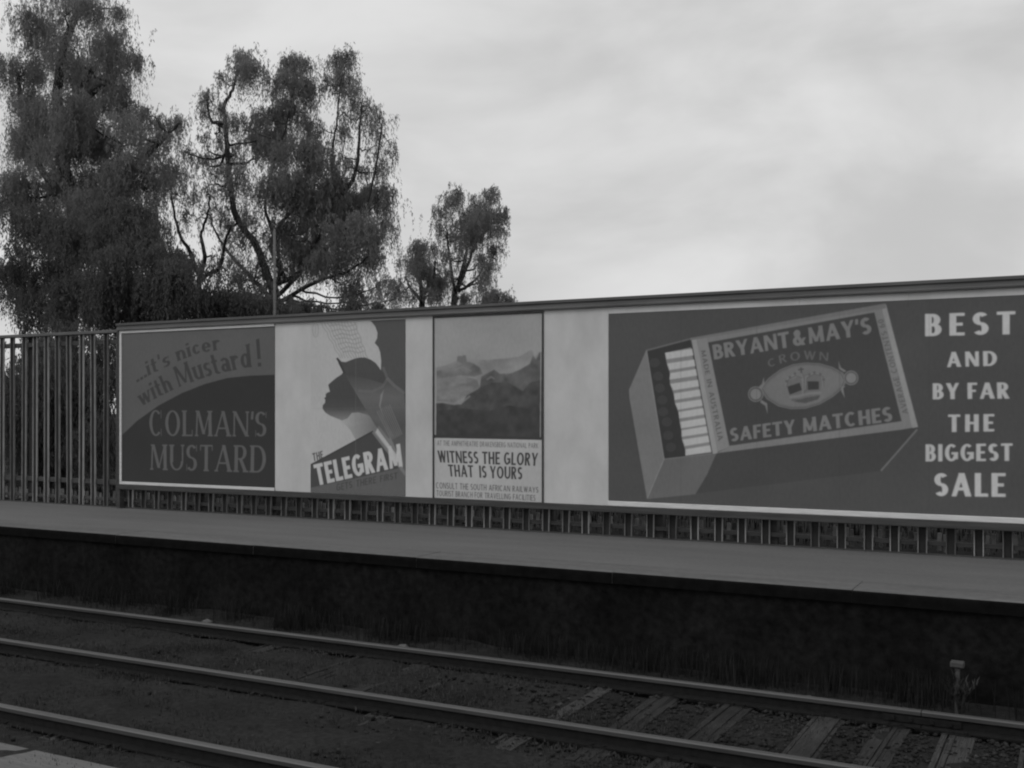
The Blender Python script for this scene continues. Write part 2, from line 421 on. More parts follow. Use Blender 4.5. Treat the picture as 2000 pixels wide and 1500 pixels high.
def glyph(ch, T, Nn, serif):
    p = Pen(T, Nn, serif); n = Nn; t = T; X = 0.64
    thin = max(n, T * 0.45) if serif else max(n, T * 0.8)
    se = serif
    def S(w, h, y0=0.0):
        ry = (h + n) / 4; b = n * 1.15
        p.A(w / 2, y0 + h - ry, w / 2, ry, 35, 270, Nn=b); p.A(w / 2, y0 + ry, w / 2, ry, -145, 90, Nn=b)
        if se: p.V(w - .03, y0 + h - .25 * h, y0 + h, .03, ''); p.V(.03, y0, y0 + .25 * h, .03, '')
    if ch == 'A': w = .82; p.D(thin / 2, 0, w / 2, 1, thin, 'b'); p.D(w - t / 2, 0, w / 2, 1, t, 'b'); p.H(.2 * w, .8 * w, .32)
    elif ch == 'B': w = .62; p.V(t / 2); p.bowl(t / 2, w * .93, .5 - n / 2, 1); p.bowl(t / 2, w, 0, .5 + n / 2)
    elif ch == 'C':
        w = .76; p.A(w / 2, .5, w / 2, .5, 48, 312, n=18)
        if se: p.V(w * .9, .68, 1, .03, ''); p.V(w * .9, 0, .28, .03, '')
    elif ch == 'D': w = .76; p.V(t / 2); p.A(w * .42, .5, w * .58, .5, -90, 90, n=16); p.H(t / 2, w * .42 + .01, n / 2); p.H(t / 2, w * .42 + .01, 1 - n / 2)
    elif ch == 'E':
        w = .56; p.V(t / 2)
        for y in (n / 2, .5, 1 - n / 2): p.H(t / 2, w * (.88 if y == .5 else 1), y)
        if se: p.V(w - .02, 0, .22, .04, ''); p.V(w - .02, .78, 1, .04, '')
    elif ch == 'F': w = .54; p.V(t / 2); p.H(t / 2, w, 1 - n / 2); p.H(t / 2, w * .86, .5)
    elif ch == 'G': w = .78; p.A(w / 2, .5, w / 2, .5, 48, 325, n=18); p.H(w * .5, w, .46); p.V(w - t / 2, .12, .48, t, '')
    elif ch == 'H': w = .72; p.V(t / 2); p.V(w - t / 2); p.H(0, w, .5)
    elif ch == 'I': w = t; p.V(t / 2)
    elif ch == 'K': w = .7; p.V(t / 2); p.D(t * .9, .45, w - t / 2, 1, thin); p.D(w - t / 2, 0, t * 1.2, .6, t, 'b')
    elif ch == 'L':
        w = .54; p.V(t / 2); p.H(t / 2, w, n / 2)
        if se: p.V(w - .02, 0, .24, .04, '')
    elif ch == 'M': w = .92; p.D(thin / 2 + .02, 0, thin / 2 + .06, 1, thin); p.D(w - t / 2 - .02, 0, w - t / 2 - .05, 1, t); p.D(w / 2, .08, .14, 1, t * .9, ''); p.D(w / 2, .08, w - .14, 1, thin * .8, '')
    elif ch == 'N': w = .76; p.V(thin / 2, 0, 1, thin); p.V(w - thin / 2, 0, 1, thin); p.D(w - thin * .6, 0, thin * .6, 1, t, '')
    elif ch in 'O0': w = .84 if ch == 'O' else .6; p.A(w / 2, .5, w / 2, .5, 0, 360, n=26)
    elif ch == '6': w = .6; p.A(w / 2, .32, w / 2, .32, 0, 360, n=20); p.A(w * .75, .45, w * .75, .55, 95, 185)
    elif ch == 'P': w = .6; p.V(t / 2); p.bowl(t / 2, w, .45, 1)
    elif ch == 'R': w = .66; p.V(t / 2); p.bowl(t / 2, w * .92, .46, 1); p.D(w - t / 2, 0, w * .45, .5, t, 'b')
    elif ch == 'S': w = .58; S(w, 1)
    elif ch == 'T':
        w = .66; p.V(w / 2); p.H(0, w, 1 - n / 2)
        if se: p.V(.02, .78, 1, .04, ''); p.V(w - .02, .78, 1, .04, '')
    elif ch == 'U': w = .72; p.V(t / 2, .32, 1, t, 't'); p.V(w - thin / 2, .32, 1, thin, 't'); p.A(w / 2, .36, w / 2, .36, 180, 360, T=(t + thin) / 2)
    elif ch == 'V': w = .76; p.D(w / 2, 0, t / 2, 1, t, 't'); p.D(w / 2, 0, w - thin / 2, 1, thin, 't')
    elif ch == 'W': w = 1.05; p.D(w * .3, 0, t / 2, 1, t, 't'); p.D(w * .3, 0, w / 2, 1, thin, ''); p.D(w * .7, 0, w / 2, 1, t, ''); p.D(w * .7, 0, w - thin / 2, 1, thin, 't')
    elif ch == 'Y': w = .74; p.V(w / 2, 0, .45, t, 'b'); p.D(w / 2, .4, t / 2, 1, t, 't'); p.D(w / 2, .4, w - thin / 2, 1, thin, 't')
    elif ch == '&': w = .74; p.A(.3, .76, .2, .24, 0, 360, n=18); p.A(.3, .3, .3, .3, 60, 330, n=18); p.D(w - t * .6, 0, .18, .85, t, ''); p.D(.45, .1, .7, .45, thin, '')
    elif ch == "'": w = t * .8; p.D(t * .25, .68, t * .4, 1, t * .7, '')
    elif ch == '.': w = t; p.V(t / 2, 0, t, t, '')
    elif ch == '!': w = t; p.V(t / 2, .28, 1.05, t, ''); p.V(t / 2, 0, .14, t, '')
    elif ch == 'i': w = t; p.V(t / 2, 0, X); p.V(t / 2, .78, .92, t, '')
    elif ch == 't': w = .36; p.V(.15, .08, .9, t, ''); p.H(0, .34, X - n / 2); p.A(.27, .13, .12 + t / 2, .13, 180, 300)
    elif ch == 's': w = .40; S(w, X)
    elif ch == 'n': w = .50; p.V(t / 2, 0, X); p.V(w - t / 2, 0, X * .6, t, 'b'); p.A(w / 2 + .02, X * .58, w / 2 - .02, X * .42, 0, 180)
    elif ch == 'h': w = .50; p.V(t / 2, 0, 1); p.V(w - t / 2, 0, X * .6, t, 'b'); p.A(w / 2 + .02, X * .58, w / 2 - .02, X * .42, 0, 180)
    elif ch == 'c': w = .40; p.A(w / 2 + .02, X / 2, w / 2 + .02, X / 2, 35, 325)
    elif ch == 'e': w = .48; p.A(w / 2, X / 2, w / 2, X / 2, 0, 320, n=18); p.H(.04, w - .02, X * .5, n * .9)
    elif ch == 'r': w = .38; p.V(t / 2, 0, X); p.A(w * .62, X * .62, w * .5, X * .38, 30, 170)
    elif ch == 'w': w = .74; p.D(w * .3, 0, t / 2, X, t, 't'); p.D(w * .3, 0, w / 2, X, thin, ''); p.D(w * .7, 0, w / 2, X, t, ''); p.D(w * .7, 0, w - thin / 2, X, thin, 't')
    elif ch == 'u': w = .52; p.V(t / 2, .2, X, t, 't'); p.V(w - t / 2, 0, X); p.A(w / 2, .25, w / 2, .25, 180, 360)
    elif ch == 'a': w = .50; p.V(w - t / 2, 0, X * .75, t, 'b'); p.A(w * .45, X * .3, w * .45, X * .3, 0, 360, n=18); p.A(w * .52, X * .68, w * .48, X * .32, 0, 150)
    elif ch == 'd': w = .54; p.V(w - t / 2, 0, 1); p.A(w * .46, X / 2, w * .46, X / 2, 0, 360, n=18)
    else: w = .34
    return w, p.q
def text(cv, s, base, top, val, T=.2, Nn=.14, serif=0.0, alpha=1.0, gap=.13, space=.36):
    """letters laid between a base line and a top line, both given as photo points"""
    g = []; x = 0.0
    for ch in s:
        if ch == ' ': x += space; continue
        w, q = glyph(ch, T, Nn, serif)
        g.append((x, q)); x += w + gap + (serif * 1.4 if ch not in "'.!" else 0)
    total = x - gap - (serif * 1.4)
    bl = np.array([cv.m(p) for p in base]); tl = np.array([cv.m(p) for p in top])
    def along(P, u, ref=None):
        Q = P if ref is None else ref
        d = np.hypot(*(Q[1:] - Q[:-1]).T); c = np.concatenate([[0], np.cumsum(d)]) / d.sum()
        u_ = min(max(u, 0), 1)
        i = min(int(np.searchsorted(c, u_, side='right')) - 1, len(d) - 1)
        k = (u - c[i]) / (c[i + 1] - c[i])
        return P[i] + (P[i + 1] - P[i]) * k
    for x, q in g:
        quads = []
        for poly in q:
            pts = []
            for (a, b) in poly:
                u = (x + a) / total
                B = along(bl, u); Tt = along(tl, u, bl)
                pts.append(B + (Tt - B) * b)
            quads.append(pts)
        cv.convex(quads, val, alpha)

def print_mat(name, im, rough=0.65):
    m, t, b = new_mat(name, rough, 0.25)
    n = t.nodes
    uv = n.new('ShaderNodeUVMap'); uv.uv_map = 'UVMap'
    ti = n.new('ShaderNodeTexImage'); ti.image = im; ti.interpolation = 'Cubic'; ti.extension = 'EXTEND'
    t.links.new(uv.outputs[0], ti.inputs[0])
    g = n.new('ShaderNodeNewGeometry')
    v = ti.outputs['Color']
    for sc, lo, hi, st in ((1.3, .93, 1.07, (1, 1, 1)), (28, .95, 1.05, (1, 1, .5))):
        mp = n.new('ShaderNodeMapping'); mp.inputs['Scale'].default_value = st
        t.links.new(g.outputs['Position'], mp.inputs['Vector'])
        x = n.new('ShaderNodeTexNoise'); x.inputs['Scale'].default_value = sc; x.inputs['Detail'].default_value = 8
        t.links.new(mp.outputs[0], x.inputs['Vector'])
        r = n.new('ShaderNodeMapRange'); r.inputs['From Min'].default_value = .3; r.inputs['From Max'].default_value = .7
        r.inputs['To Min'].default_value = lo; r.inputs['To Max'].default_value = hi
        t.links.new(x.outputs['Fac'], r.inputs['Value'])
        mu = n.new('ShaderNodeVectorMath'); mu.operation = 'MULTIPLY'
        t.links.new(v, mu.inputs[0]); t.links.new(r.outputs[0], mu.inputs[1]); v = mu.outputs[0]
    t.links.new(v, b.inputs['Base Color'])
    return m
def print_sheet(name, cv, mat, thick, parent=None, proud=0.0):
    """a thin sheet fixed on the hoarding; its front carries the print"""
    bm = bmesh.new()
    y1 = YB - proud; y0 = y1 - thick
    box(bm, cv.X0, cv.X1, y0, y1, cv.Z0, cv.Z1)
    uvl = bm.loops.layers.uv.new('UVMap')
    for f in bm.faces:
        for l in f.loops:
            l[uvl].uv = ((l.vert.co.x - cv.X0) / (cv.X1 - cv.X0), (l.vert.co.z - cv.Z0) / (cv.Z1 - cv.Z0))
    return bm_obj(name, bm, mat, parent)

# ------------------------------------------------------------------ hoarding dimensions
Z_TOP = onY(1000, 609, YB).z
Z_BOT = onY(1000, 979, YB).z
X_H0 = onY(235, 800, YB).x
X_H1 = 2.6
px2x = lambda px: onY(px, 800, YB).x

# ================================================================== GROUND AND PLATFORM
def ground_patch():
    nx, ny = 420, 150
    xs = np.concatenate([np.linspace(-40, -16, 60, endpoint=False), np.linspace(-16, 3, 320, endpoint=False), np.linspace(3, 20, 40)])
    ys = np.linspace(-3, Y_EDGE + 0.05, ny)
    V = []
    for y in ys:
        for x in xs:
            z = GROUND
            left = min(max((-3.0 - x) / 3.0, 0), 1)                # the left of the yard is buried in ash
            z += 0.030 * left
            nz = mnoise.noise(Vector((x * 1.7, y * 2.3, 0.3)))
            n2 = mnoise.noise(Vector((x * 6, y * 7, 4.3)))
            z += 0.028 * nz * (0.4 + left) + 0.009 * n2
            # six-foot mound between tracks
            if 6.3 < y < 7.3: z += 0.02 * math.sin((y - 6.3) * math.pi)
            for yr in (Y_A, Y_B, Y_C, Y_D):
                d = abs(y - yr)
                if d < .16: z -= 0.045 * (1 - d / .16)
            if y > Y_EDGE - .55: z += 0.05 * (y - Y_EDGE + .55) / .55
            V.append((x, y, z))
    nx = len(xs)
    i = np.arange(ny - 1)[:, None] * nx + np.arange(nx - 1)[None, :]
    Fc = np.stack([i, i + 1, i + 1 + nx, i + nx], -1).reshape(-1, 4)
    return tag(raw_mesh('track_bed', V, Fc, M['ballast'], smooth=True), 'dark ash and gravel bed under the tracks', kind='structure')
ground_patch()
def sheet(name, x0, x1, y0, y1, z, mat, label):
    me = bpy.data.meshes.new(name)
    me.from_pydata([(x0, y0, z), (x1, y0, z), (x1, y1, z), (x0, y1, z)], [], [(0, 1, 2, 3)])
    return tag(link_mesh(name, me, mat), label, kind='structure')
sheet('ground', -900, 900, -700, 1200, GROUND - 0.25, M['earth'], 'dark earth stretching away round the station')

# platform: asphalt top, wall, edge slabs
bm = bmesh.new()
box(bm, XL, XR + 9, Y_EDGE + 0.52, Y_FENCE + .06, PLAT - 0.5, PLAT)
plat = tag(bm_obj('platform', bm, M['asphalt']), 'grey asphalt platform surface before the fence', kind='structure')
bm = bmesh.new()
box(bm, XL - 40, XR + 60, Y_FENCE + .061, 90, PLAT - .6, PLAT - .03)
tag(bm_obj('embankment', bm, M['dirt']), 'dark bare earth behind the platform fence', kind='structure')
bm = bmesh.new()
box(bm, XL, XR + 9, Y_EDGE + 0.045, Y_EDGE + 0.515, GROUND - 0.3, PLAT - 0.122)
tag(bm_obj('platform_wall', bm, M['wall']), 'sooty black wall of the platform facing the tracks', kind='structure')
x = XL
k = 0
while x < XR + 6:
    L = 2.35 if x > -22 else 6.0
    bm = bmesh.new()
    # rounded nose slab
    prof = [(Y_EDGE + 0.516, PLAT - 0.12), (Y_EDGE + 0.516, PLAT + 0.002), (Y_EDGE + 0.05, PLAT + 0.001), (Y_EDGE + 0.018, PLAT - 0.008),
            (Y_EDGE + 0.003, PLAT - 0.022), (Y_EDGE, PLAT - 0.05), (Y_EDGE, PLAT - 0.12)]
    j = random.uniform(-.0025, .0025)
    a = [bm.verts.new((x + .003, p[0] + j, p[1] + j)) for p in prof]
    b = [bm.verts.new((x + L - .003, p[0] + j, p[1] + j)) for p in prof]
    n = len(prof)
    for i in range(n):
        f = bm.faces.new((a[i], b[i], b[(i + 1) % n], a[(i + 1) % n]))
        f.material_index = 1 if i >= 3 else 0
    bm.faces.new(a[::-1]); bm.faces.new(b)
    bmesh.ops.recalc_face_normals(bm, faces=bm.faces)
    bm_obj('edge_slab', bm, [M['slab'], M['edge_shade']], plat)
    x += L

# ================================================================== TRACKS
RAILP = [(-.035, 0, 1), (-.028, 0, 1), (.028, 0, 1), (.035, -.006, 0), (.035, -.034, 0), (.009, -.046, 0), (.008, -.115, 0), (.062, -.129, 0), (.062, -.138, 0),
         (-.062, -.138, 0), (-.062, -.129, 0), (-.008, -.115, 0), (-.009, -.046, 0), (-.035, -.034, 0), (-.035, -.006, 0)]
RAILP = [(-.027, 0), (.027, 0), (.035, -.008), (.035, -.036), (.009, -.048), (.008, -.112), (.060, -.127), (.060, -.138),
         (-.060, -.138), (-.060, -.127), (-.008, -.112), (-.009, -.048), (-.035, -.036), (-.035, -.008)]
def rail(y, parent, joints):
    xs = [XL] + joints + [XR + 8]
    for x0, x1 in zip(xs[:-1], xs[1:]):
        bm = bmesh.new()
        a = [bm.verts.new((x0 + .003, y + p[0], p[1])) for p in RAILP]
        b = [bm.verts.new((x1 - .003, y + p[0], p[1])) for p in RAILP]
        n = len(RAILP)
        for i in range(n):
            f = bm.faces.new((a[i], a[(i + 1) % n], b[(i + 1) % n], b[i]))
            f.material_index = 1 if i in (0, 1, n - 1) else (2 if i in (2, n - 2) else 0)
        bm.faces.new(a); bm.faces.new(b[::-1])
        bmesh.ops.recalc_face_normals(bm, faces=bm.faces)
        ro = bm_obj('rail', bm, [M['rail_side'], M['rail_top'], M['rail_head']], parent)
        if x0 > XL:       # fishplates
            bm = bmesh.new()
            for s in (-1, 1):
                box(bm, x0 - .3, x0 + .3, y + s * .011, y + s * .026, -.105, -.05)
                for q in (-.22, -.08, .08, .22):
                    box(bm, x0 + q - .014, x0 + q + .014, y + s * .0265, y + s * .042, -.092, -.064)
            bm_obj('fishplate', bm, M['rail_side'], ro)
track1 = empty('railway_track', (-4, (Y_A + Y_B) / 2, GROUND), 'railway track nearest the platform wall, its pale sleepers bare at the right', 'track', 'railway tracks')
track2 = empty('railway_track', (-7, (Y_C + Y_D) / 2, GROUND), 'nearer railway track cutting the lower left corner', 'track', 'railway tracks')
rail(Y_A, track1, [-12.9, -1.2]); rail(Y_B, track1, [-12.7])
rail(Y_C, track2, [-14.1]); rail(Y_D, track2, [-14.0])

def make_sleeper(seed):
    rs = random.Random(seed)
    bm = bmesh.new()
    # a sawn baulk split along the grain: several strands of slightly different height
    L = 1.27
    n = 5
    edges = sorted([-.125] + [rs.uniform(-.1, .1) for _ in range(n - 1)] + [.125])
    for i in range(n):
        if edges[i + 1] - edges[i] < .012: continue
        e = rs.uniform(-.06, .03); dz = rs.uniform(-.012, .004)
        x0, x1 = edges[i] + .0015, edges[i + 1] - .0015
        segs = 8
        rings = []
        for j in range(segs + 1):
            y = -L - e + (2 * L + 2 * e) * j / segs
            wz = rs.uniform(-.005, .003); wx = rs.uniform(-.0015, .0015)
            rings.append([bm.verts.new(c) for c in ((x0 + wx, y, -.15), (x1 + wx, y, -.15), (x1 + wx, y, dz + wz), (x0 + wx, y, dz + wz))])
        for r0, r1 in zip(rings[:-1], rings[1:]):
            for k in range(4): bm.faces.new((r0[k], r0[(k + 1) % 4], r1[(k + 1) % 4], r1[k]))
        bm.faces.new(rings[0][::-1]); bm.faces.new(rings[-1])
    bmesh.ops.recalc_face_normals(bm, faces=bm.faces)
    me = bpy.data.meshes.new('sleeper'); bm.to_mesh(me); bm.free()
    me.materials.append(M['sleeper'])
    return me
sl_meshes = [make_sleeper(i) for i in range(6)]
bm = bmesh.new()      # rail spike plate
box(bm, -.09, .09, -.10, .10, 0, .012)
for sx, sy in ((-.05, -.078), (.05, .078), (.05, -.078), (-.05, .078)):
    box(bm, sx - .012, sx + .012, sy - .018, sy + .018, .0125, .034)
plate_me = bpy.data.meshes.new('rail_plate'); bm.to_mesh(plate_me); bm.free(); plate_me.materials.append(M['rail_side'])
def sleepers(track, yc, xs):
    for i, x in enumerate(xs):
        o = bpy.data.objects.new('sleeper', sl_meshes[(i * 5 + 2) % 6]); COL.objects.link(o)
        o.parent = track
        o.location = Vector((x, yc + random.uniform(-.05, .05), -.139)) - track.location
        o.rotation_euler.z = random.uniform(-.035, .035) + (math.pi if i % 2 else 0)
        for s in (-.835, .835):
            p = bpy.data.objects.new('rail_plate', plate_me); COL.objects.link(p)
            p.parent = o; p.location = (0, s if not i % 2 else s, -.0105)
xs1 = [1.5, .9, .28, -.33, -.91, -1.41, -1.92, -2.70, -3.34]
while xs1[-1] > -24: xs1.append(xs1[-1] - .655 - random.uniform(-.03, .03))
sleepers(track1, (Y_A + Y_B) / 2, xs1)
xs2 = [-2.0]
while xs2[-1] > -15: xs2.append(xs2[-1] - .66 - random.uniform(-.03, .03))
sleepers(track2, (Y_C + Y_D) / 2, xs2)

# ballast stones lying loose
def stones(name, n, xr, yr, smin, smax, mat, dens=None, label=None):
    ico = np.array([(0, 0, 1), (.9, 0, .3), (.28, .85, .35), (-.72, .5, .3), (-.7, -.55, .25), (.3, -.85, .3), (.4, .3, -.8), (-.5, 0, -.8), (.1, -.5, -.8)])
    fcs = np.array([(0, 1, 2), (0, 2, 3), (0, 3, 4), (0, 4, 5), (0, 5, 1), (1, 6, 2), (2, 6, 7), (2, 7, 3), (3, 7, 4), (4, 7, 8), (4, 8, 5), (5, 8, 1), (1, 8, 6), (6, 8, 7)])
    P = np.stack([rng.uniform(*xr, n), rng.uniform(*yr, n)], 1)
    if dens is not None: P = P[rng.random(n) < dens(P[:, 0], P[:, 1])]
    n = len(P)
    s = smin + (smax - smin) * rng.random(n) ** 2
    a = rng.uniform(0, 2 * np.pi, n)
    v = ico[None] * (1 + rng.uniform(-.28, .28, (n, 9, 3))) * (s[:, None, None]) * np.array([1, .8, .62])
    c, sn = np.cos(a)[:, None], np.sin(a)[:, None]
    x = v[:, :, 0] * c - v[:, :, 1] * sn; y = v[:, :, 0] * sn + v[:, :, 1] * c
    zb = np.array([GROUND + .030 * min(max((-3.0 - p[0]) / 3, 0), 1) for p in P])
    V = np.stack([x + P[:, 0, None], y + P[:, 1, None], v[:, :, 2] + zb[:, None] + .006], -1).reshape(-1, 3)
    Fc = (fcs[None] + (np.arange(n) * 9)[:, None, None]).reshape(-1, 3)
    return tag(raw_mesh(name, V, Fc, mat), label, kind='stuff')
def dens_right(x, y):
    d = np.clip((x + 6.0) / 4.5, 0.03, 1.0)
    d *= np.where((np.abs(y - Y_A) < .08) | (np.abs(y - Y_B) < .08) | (np.abs(y - Y_C) < .08), 0.1, 1)
    d *= np.where(y > Y_A + .25, .35, 1)
    on = np.zeros_like(x, bool)
    for sx in xs1: on |= (np.abs(x - sx) < .125) & (np.abs(y - 8.5) < 1.3)
    return d * np.where(on & (x > -3.6), .26, 1)
stones('ballast_stones', 52000, (-13, 2.5), (4.8, 10.15), .008, .034, M['stone'], dens_right, 'loose broken ballast stones between the rails')

# ================================================================== weeds and small things by the track
def blades(name, roots, hmin, hmax, w, mat, label=None, kind='stuff', lean=.35, parent=None):
    n = len(roots)
    h = rng.uniform(hmin, hmax, n); a = rng.uniform(0, 2 * np.pi, n); l = rng.uniform(0, lean, n) * h
    dx, dy = np.cos(a), np.sin(a)
    wx, wy = -dy * w, dx * w
    Rr = np.asarray(roots)
    V = np.zeros((n, 5, 3))
    V[:, 0] = Rr + np.stack([wx, wy, 0 * h], 1); V[:, 1] = Rr - np.stack([wx, wy, 0 * h], 1)
    mid = Rr + np.stack([dx * l * .35, dy * l * .35, h * .6], 1)
    V[:, 2] = mid - np.stack([wx, wy, 0 * h], 1) * .7; V[:, 3] = mid + np.stack([wx, wy, 0 * h], 1) * .7
    V[:, 4] = Rr + np.stack([dx * l, dy * l, h], 1)
    base = (np.arange(n) * 5)[:, None]
    F1 = base + np.array([[0, 1, 2]]); F2 = base + np.array([[0, 2, 3]]); F3 = base + np.array([[3, 2, 4]])
    return tag(raw_mesh(name, V.reshape(-1, 3), np.concatenate([F1, F2, F3]), mat, parent), label, kind=kind)
n = 9000
cl = rng.uniform(-18, 2.5, 70)
roots = np.stack([cl[rng.integers(0, 70, n)] + rng.normal(0, .16, n), Y_EDGE - .04 - np.abs(rng.normal(0, .14, n)), np.full(n, GROUND + .02)], 1)
blades('weeds', roots, .04, .34, .0035, M['grass'], 'dark weeds along the foot of the platform wall')
n = 46000
cl = np.stack([rng.uniform(-15, -1.5, 420), rng.uniform(5.2, 10.0, 420)], 1)
cl = cl[rng.random(420) < np.clip((-cl[:, 0]) / 7, .1, 1)]
ci = rng.integers(0, len(cl), n)
gx = cl[ci, 0] + rng.normal(0, .24, n); gy = cl[ci, 1] + rng.normal(0, .12, n)
keep = (np.abs(gy - Y_A) > .1) & (np.abs(gy - Y_B) > .1) & (np.abs(gy - Y_C) > .1) & (gy < Y_EDGE - .05)
gx, gy = gx[keep], gy[keep]
roots = np.stack([gx, gy, np.full(len(gx), GROUND + .012) + .02 * np.clip((-3 - gx) / 3, 0, 1)], 1)
blades('dry_grass', roots, .012, .045, .004, M['tuft'], 'thin dry grass scattered in the ash between the rails')

def leafy_plant(name, base, h, nst, mat, label):
    root = empty(name, base, label, 'weed')
    roots = []
    bm = bmesh.new()
    for i in range(nst):
        a = random.uniform(0, 6.28); ln = random.uniform(.1, .45) * h
        p0 = Vector(base); p1 = p0 + Vector((math.cos(a) * ln * .3, math.sin(a) * ln * .3, h * .55)); p2 = p0 + Vector((math.cos(a) * ln, math.sin(a) * ln, h * random.uniform(.75, 1)))
        for q0, q1 in ((p0, p1), (p1, p2)):
            r = .003
            A = [bm.verts.new(q0 + Vector((r * math.cos(t), r * math.sin(t), 0))) for t in (0, 2.1, 4.2)]
            B = [bm.verts.new(q1 + Vector((r * .7 * math.cos(t), r * .7 * math.sin(t), 0))) for t in (0, 2.1, 4.2)]
            for k in range(3): bm.faces.new((A[k], A[(k + 1) % 3], B[(k + 1) % 3], B[k]))
        for k in range(11):
            t = random.uniform(.2, 1)
            c = p0.lerp(p1, t * 2) if t < .5 else p1.lerp(p2, t * 2 - 1)
            roots.append(c)
    bm_obj('stem', bm, mat, root)
    blades('leaf', roots, .05, .09, .008, mat, None, None, 1.1, root)
    return root
leafy_plant('weed_plant', onZ(1838, 1430, GROUND + .02) + Vector((.1, .42, 0)), .34, 12, M['weed'], 'pale spindly weed growing at the wall foot beside the small marker stake')

# marker stake near the right edge
sp = onY(1870, 1380, 9.88)
st = empty('marker_stake', (sp.x, 9.88, GROUND), 'short dark stake with a pale block on top at the right, before the platform wall', 'marker')
zt = onY(1870, 1303, 9.88).z
box_obj('stake', (sp.x - .02, sp.x + .02, 9.86, 9.90, GROUND - .1, zt - .001), M['dark_timber'], st, bevel=.004)
box_obj('cap', (sp.x - .055, sp.x + .055, 9.835, 9.925, zt, zt + .05), M['cap'], st, bevel=.008)
# pale chips lying along the far rail
def chip(px, py, Y, s, label):
    p = onY(px, py, Y)
    bm = bmesh.new()
    bmesh.ops.create_icosphere(bm, subdivisions=2, radius=1)
    o_ = random.random() * 50
    for v in bm.verts:
        k = 1 + .3 * mnoise.noise(v.co * 1.6 + Vector((o_, 0, 0)))
        v.co = Vector((v.co.x * s * k * 1.3 + p.x, v.co.y * s * k + Y, v.co.z * s * k * .8 + GROUND + s * .5 + .02))
    return tag(bm_obj('stone', bm, M['chip']), label, 'stone', 'pale stones behind the far rail')
chip(405, 1200, 9.75, .06, 'pale stone behind the farthest rail, well to the left of the other two lone ones')
chip(787, 1248, 9.72, .055, 'pale stone behind the farthest rail, below the travel poster')
chip(1516, 1345, 9.62, .05, 'left of the two pale stones lying close together behind the farthest rail')
chip(1578, 1348, 9.62, .055, 'right of the two pale stones lying close together behind the farthest rail')

# pale timber strip in the lower left corner
p = onZ(118, 1480, GROUND + .03)
bm = bmesh.new()
box(bm, p.x - 4.5, p.x + 1.2, p.y - .42, p.y, GROUND - .03, GROUND + .05, bevel=.008)
tag(bm_obj('crossing_plank', bm, M['pale_wood']), 'broad pale plank lying between the nearer rails in the lower left corner', 'plank')

# ================================================================== FENCE BEHIND THE HOARDING
fence = empty('station_fence', (X_H0 - 1, Y_FENCE, PLAT), 'tall fence of channel-section metal uprights behind and left of the hoarding', 'fence')
bm = bmesh.new()
wv, th = .103, .011
zt = Z_TOP - .02; zb = PLAT + .015
box(bm, -wv / 2 + th, wv / 2 - th, .022, .030, zb, zt, mi=0)
for s in (-1, 1):
    box(bm, s * wv / 2 - (th if s > 0 else 0), s * wv / 2 + (th if s < 0 else 0), 0, .030, zb, zt, mi=1)
up_me = bpy.data.meshes.new('upright'); bm.to_mesh(up_me); bm.free()
up_me.materials.append(M['metal_dark']); up_me.materials.append(M['metal_edge'])
PX0 = px2x(219)
x = PX0 - .297 * 20
while x < X_H1 + 1.5:
    o = bpy.data.objects.new('upright', up_me); COL.objects.link(o); o.parent = fence
    o.location = Vector((x + random.uniform(-.006, .006), Y_FENCE, 0)) - fence.location
    o.rotation_euler.y = random.uniform(-.006, .006)
    x += .297
xf0, xf1 = PX0 - 6.2, X_H1 + 1.8
box_obj('rail', (xf0, xf1, Y_FENCE + .032, Y_FENCE + .09, PLAT + .10, PLAT + .15), M['dark_timber'], fence, bevel=.004)
box_obj('rail', (xf0, xf1, Y_FENCE + .032, Y_FENCE + .09, Z_BOT - .03, Z_BOT + .05), M['dark_timber'], fence, bevel=.004)
box_obj('rail', (xf0, xf1, Y_FENCE + .032, Y_FENCE + .09, Z_TOP - .20, Z_TOP - .12), M['dark_timber'], fence, bevel=.004)
box_obj('top_rail', (xf0, X_H0 - .06, Y_FENCE - .03, Y_FENCE + .10, Z_TOP - .018, Z_TOP + .035), M['coping'], fence, bevel=.006)
box_obj('plinth', (xf0, xf1, Y_FENCE - .02, Y_FENCE + .028, PLAT - .01, PLAT + .014), M['dark_timber'], fence)
for pxp in (227, 376, 516, 676, 856, 1060, 1275, 1500, 1740, 2010, 2300):
    xx = px2x(pxp)
    box_obj('post', (xx - .055, xx + .055, Y_FENCE + .092, Y_FENCE + .20, PLAT - .1, Z_TOP + .02), M['dark_timber'], fence, bevel=.006)
for xx in (PX0 - 2.3, PX0 - 4.6):
    box_obj('post', (xx - .055, xx + .055, Y_FENCE + .092, Y_FENCE + .20, PLAT - .1, Z_TOP + .02), M['dark_timber'], fence, bevel=.006)

# low timber picket fence just beyond
YP = 13.26
pf = empty('picket_fence', (-6, YP, PLAT), 'low weathered picket fence seen under the hoarding, beyond the metal uprights', 'fence')
bm = bmesh.new()
box(bm, -.022, .022, 0, .018, PLAT + .03, PLAT + .235)
pk = bpy.data.meshes.new('picket'); bm.to_mesh(pk); bm.free(); pk.materials.append(M['picket'])
x = -17.6; i = 0
while x < 3.4 and i < 296:
    if random.random() > .05:
        o = bpy.data.objects.new('picket', pk); COL.objects.link(o); o.parent = pf
        o.location = Vector((x + random.uniform(-.008, .008), YP, random.uniform(-.03, .015))) - pf.location
        o.rotation_euler.y = random.uniform(-.03, .03); i += 1
    x += .103
box_obj('picket_rail', (-18, 3.6, YP + .02, YP + .06, PLAT + .08, PLAT + .14), M['dark_timber'], pf)

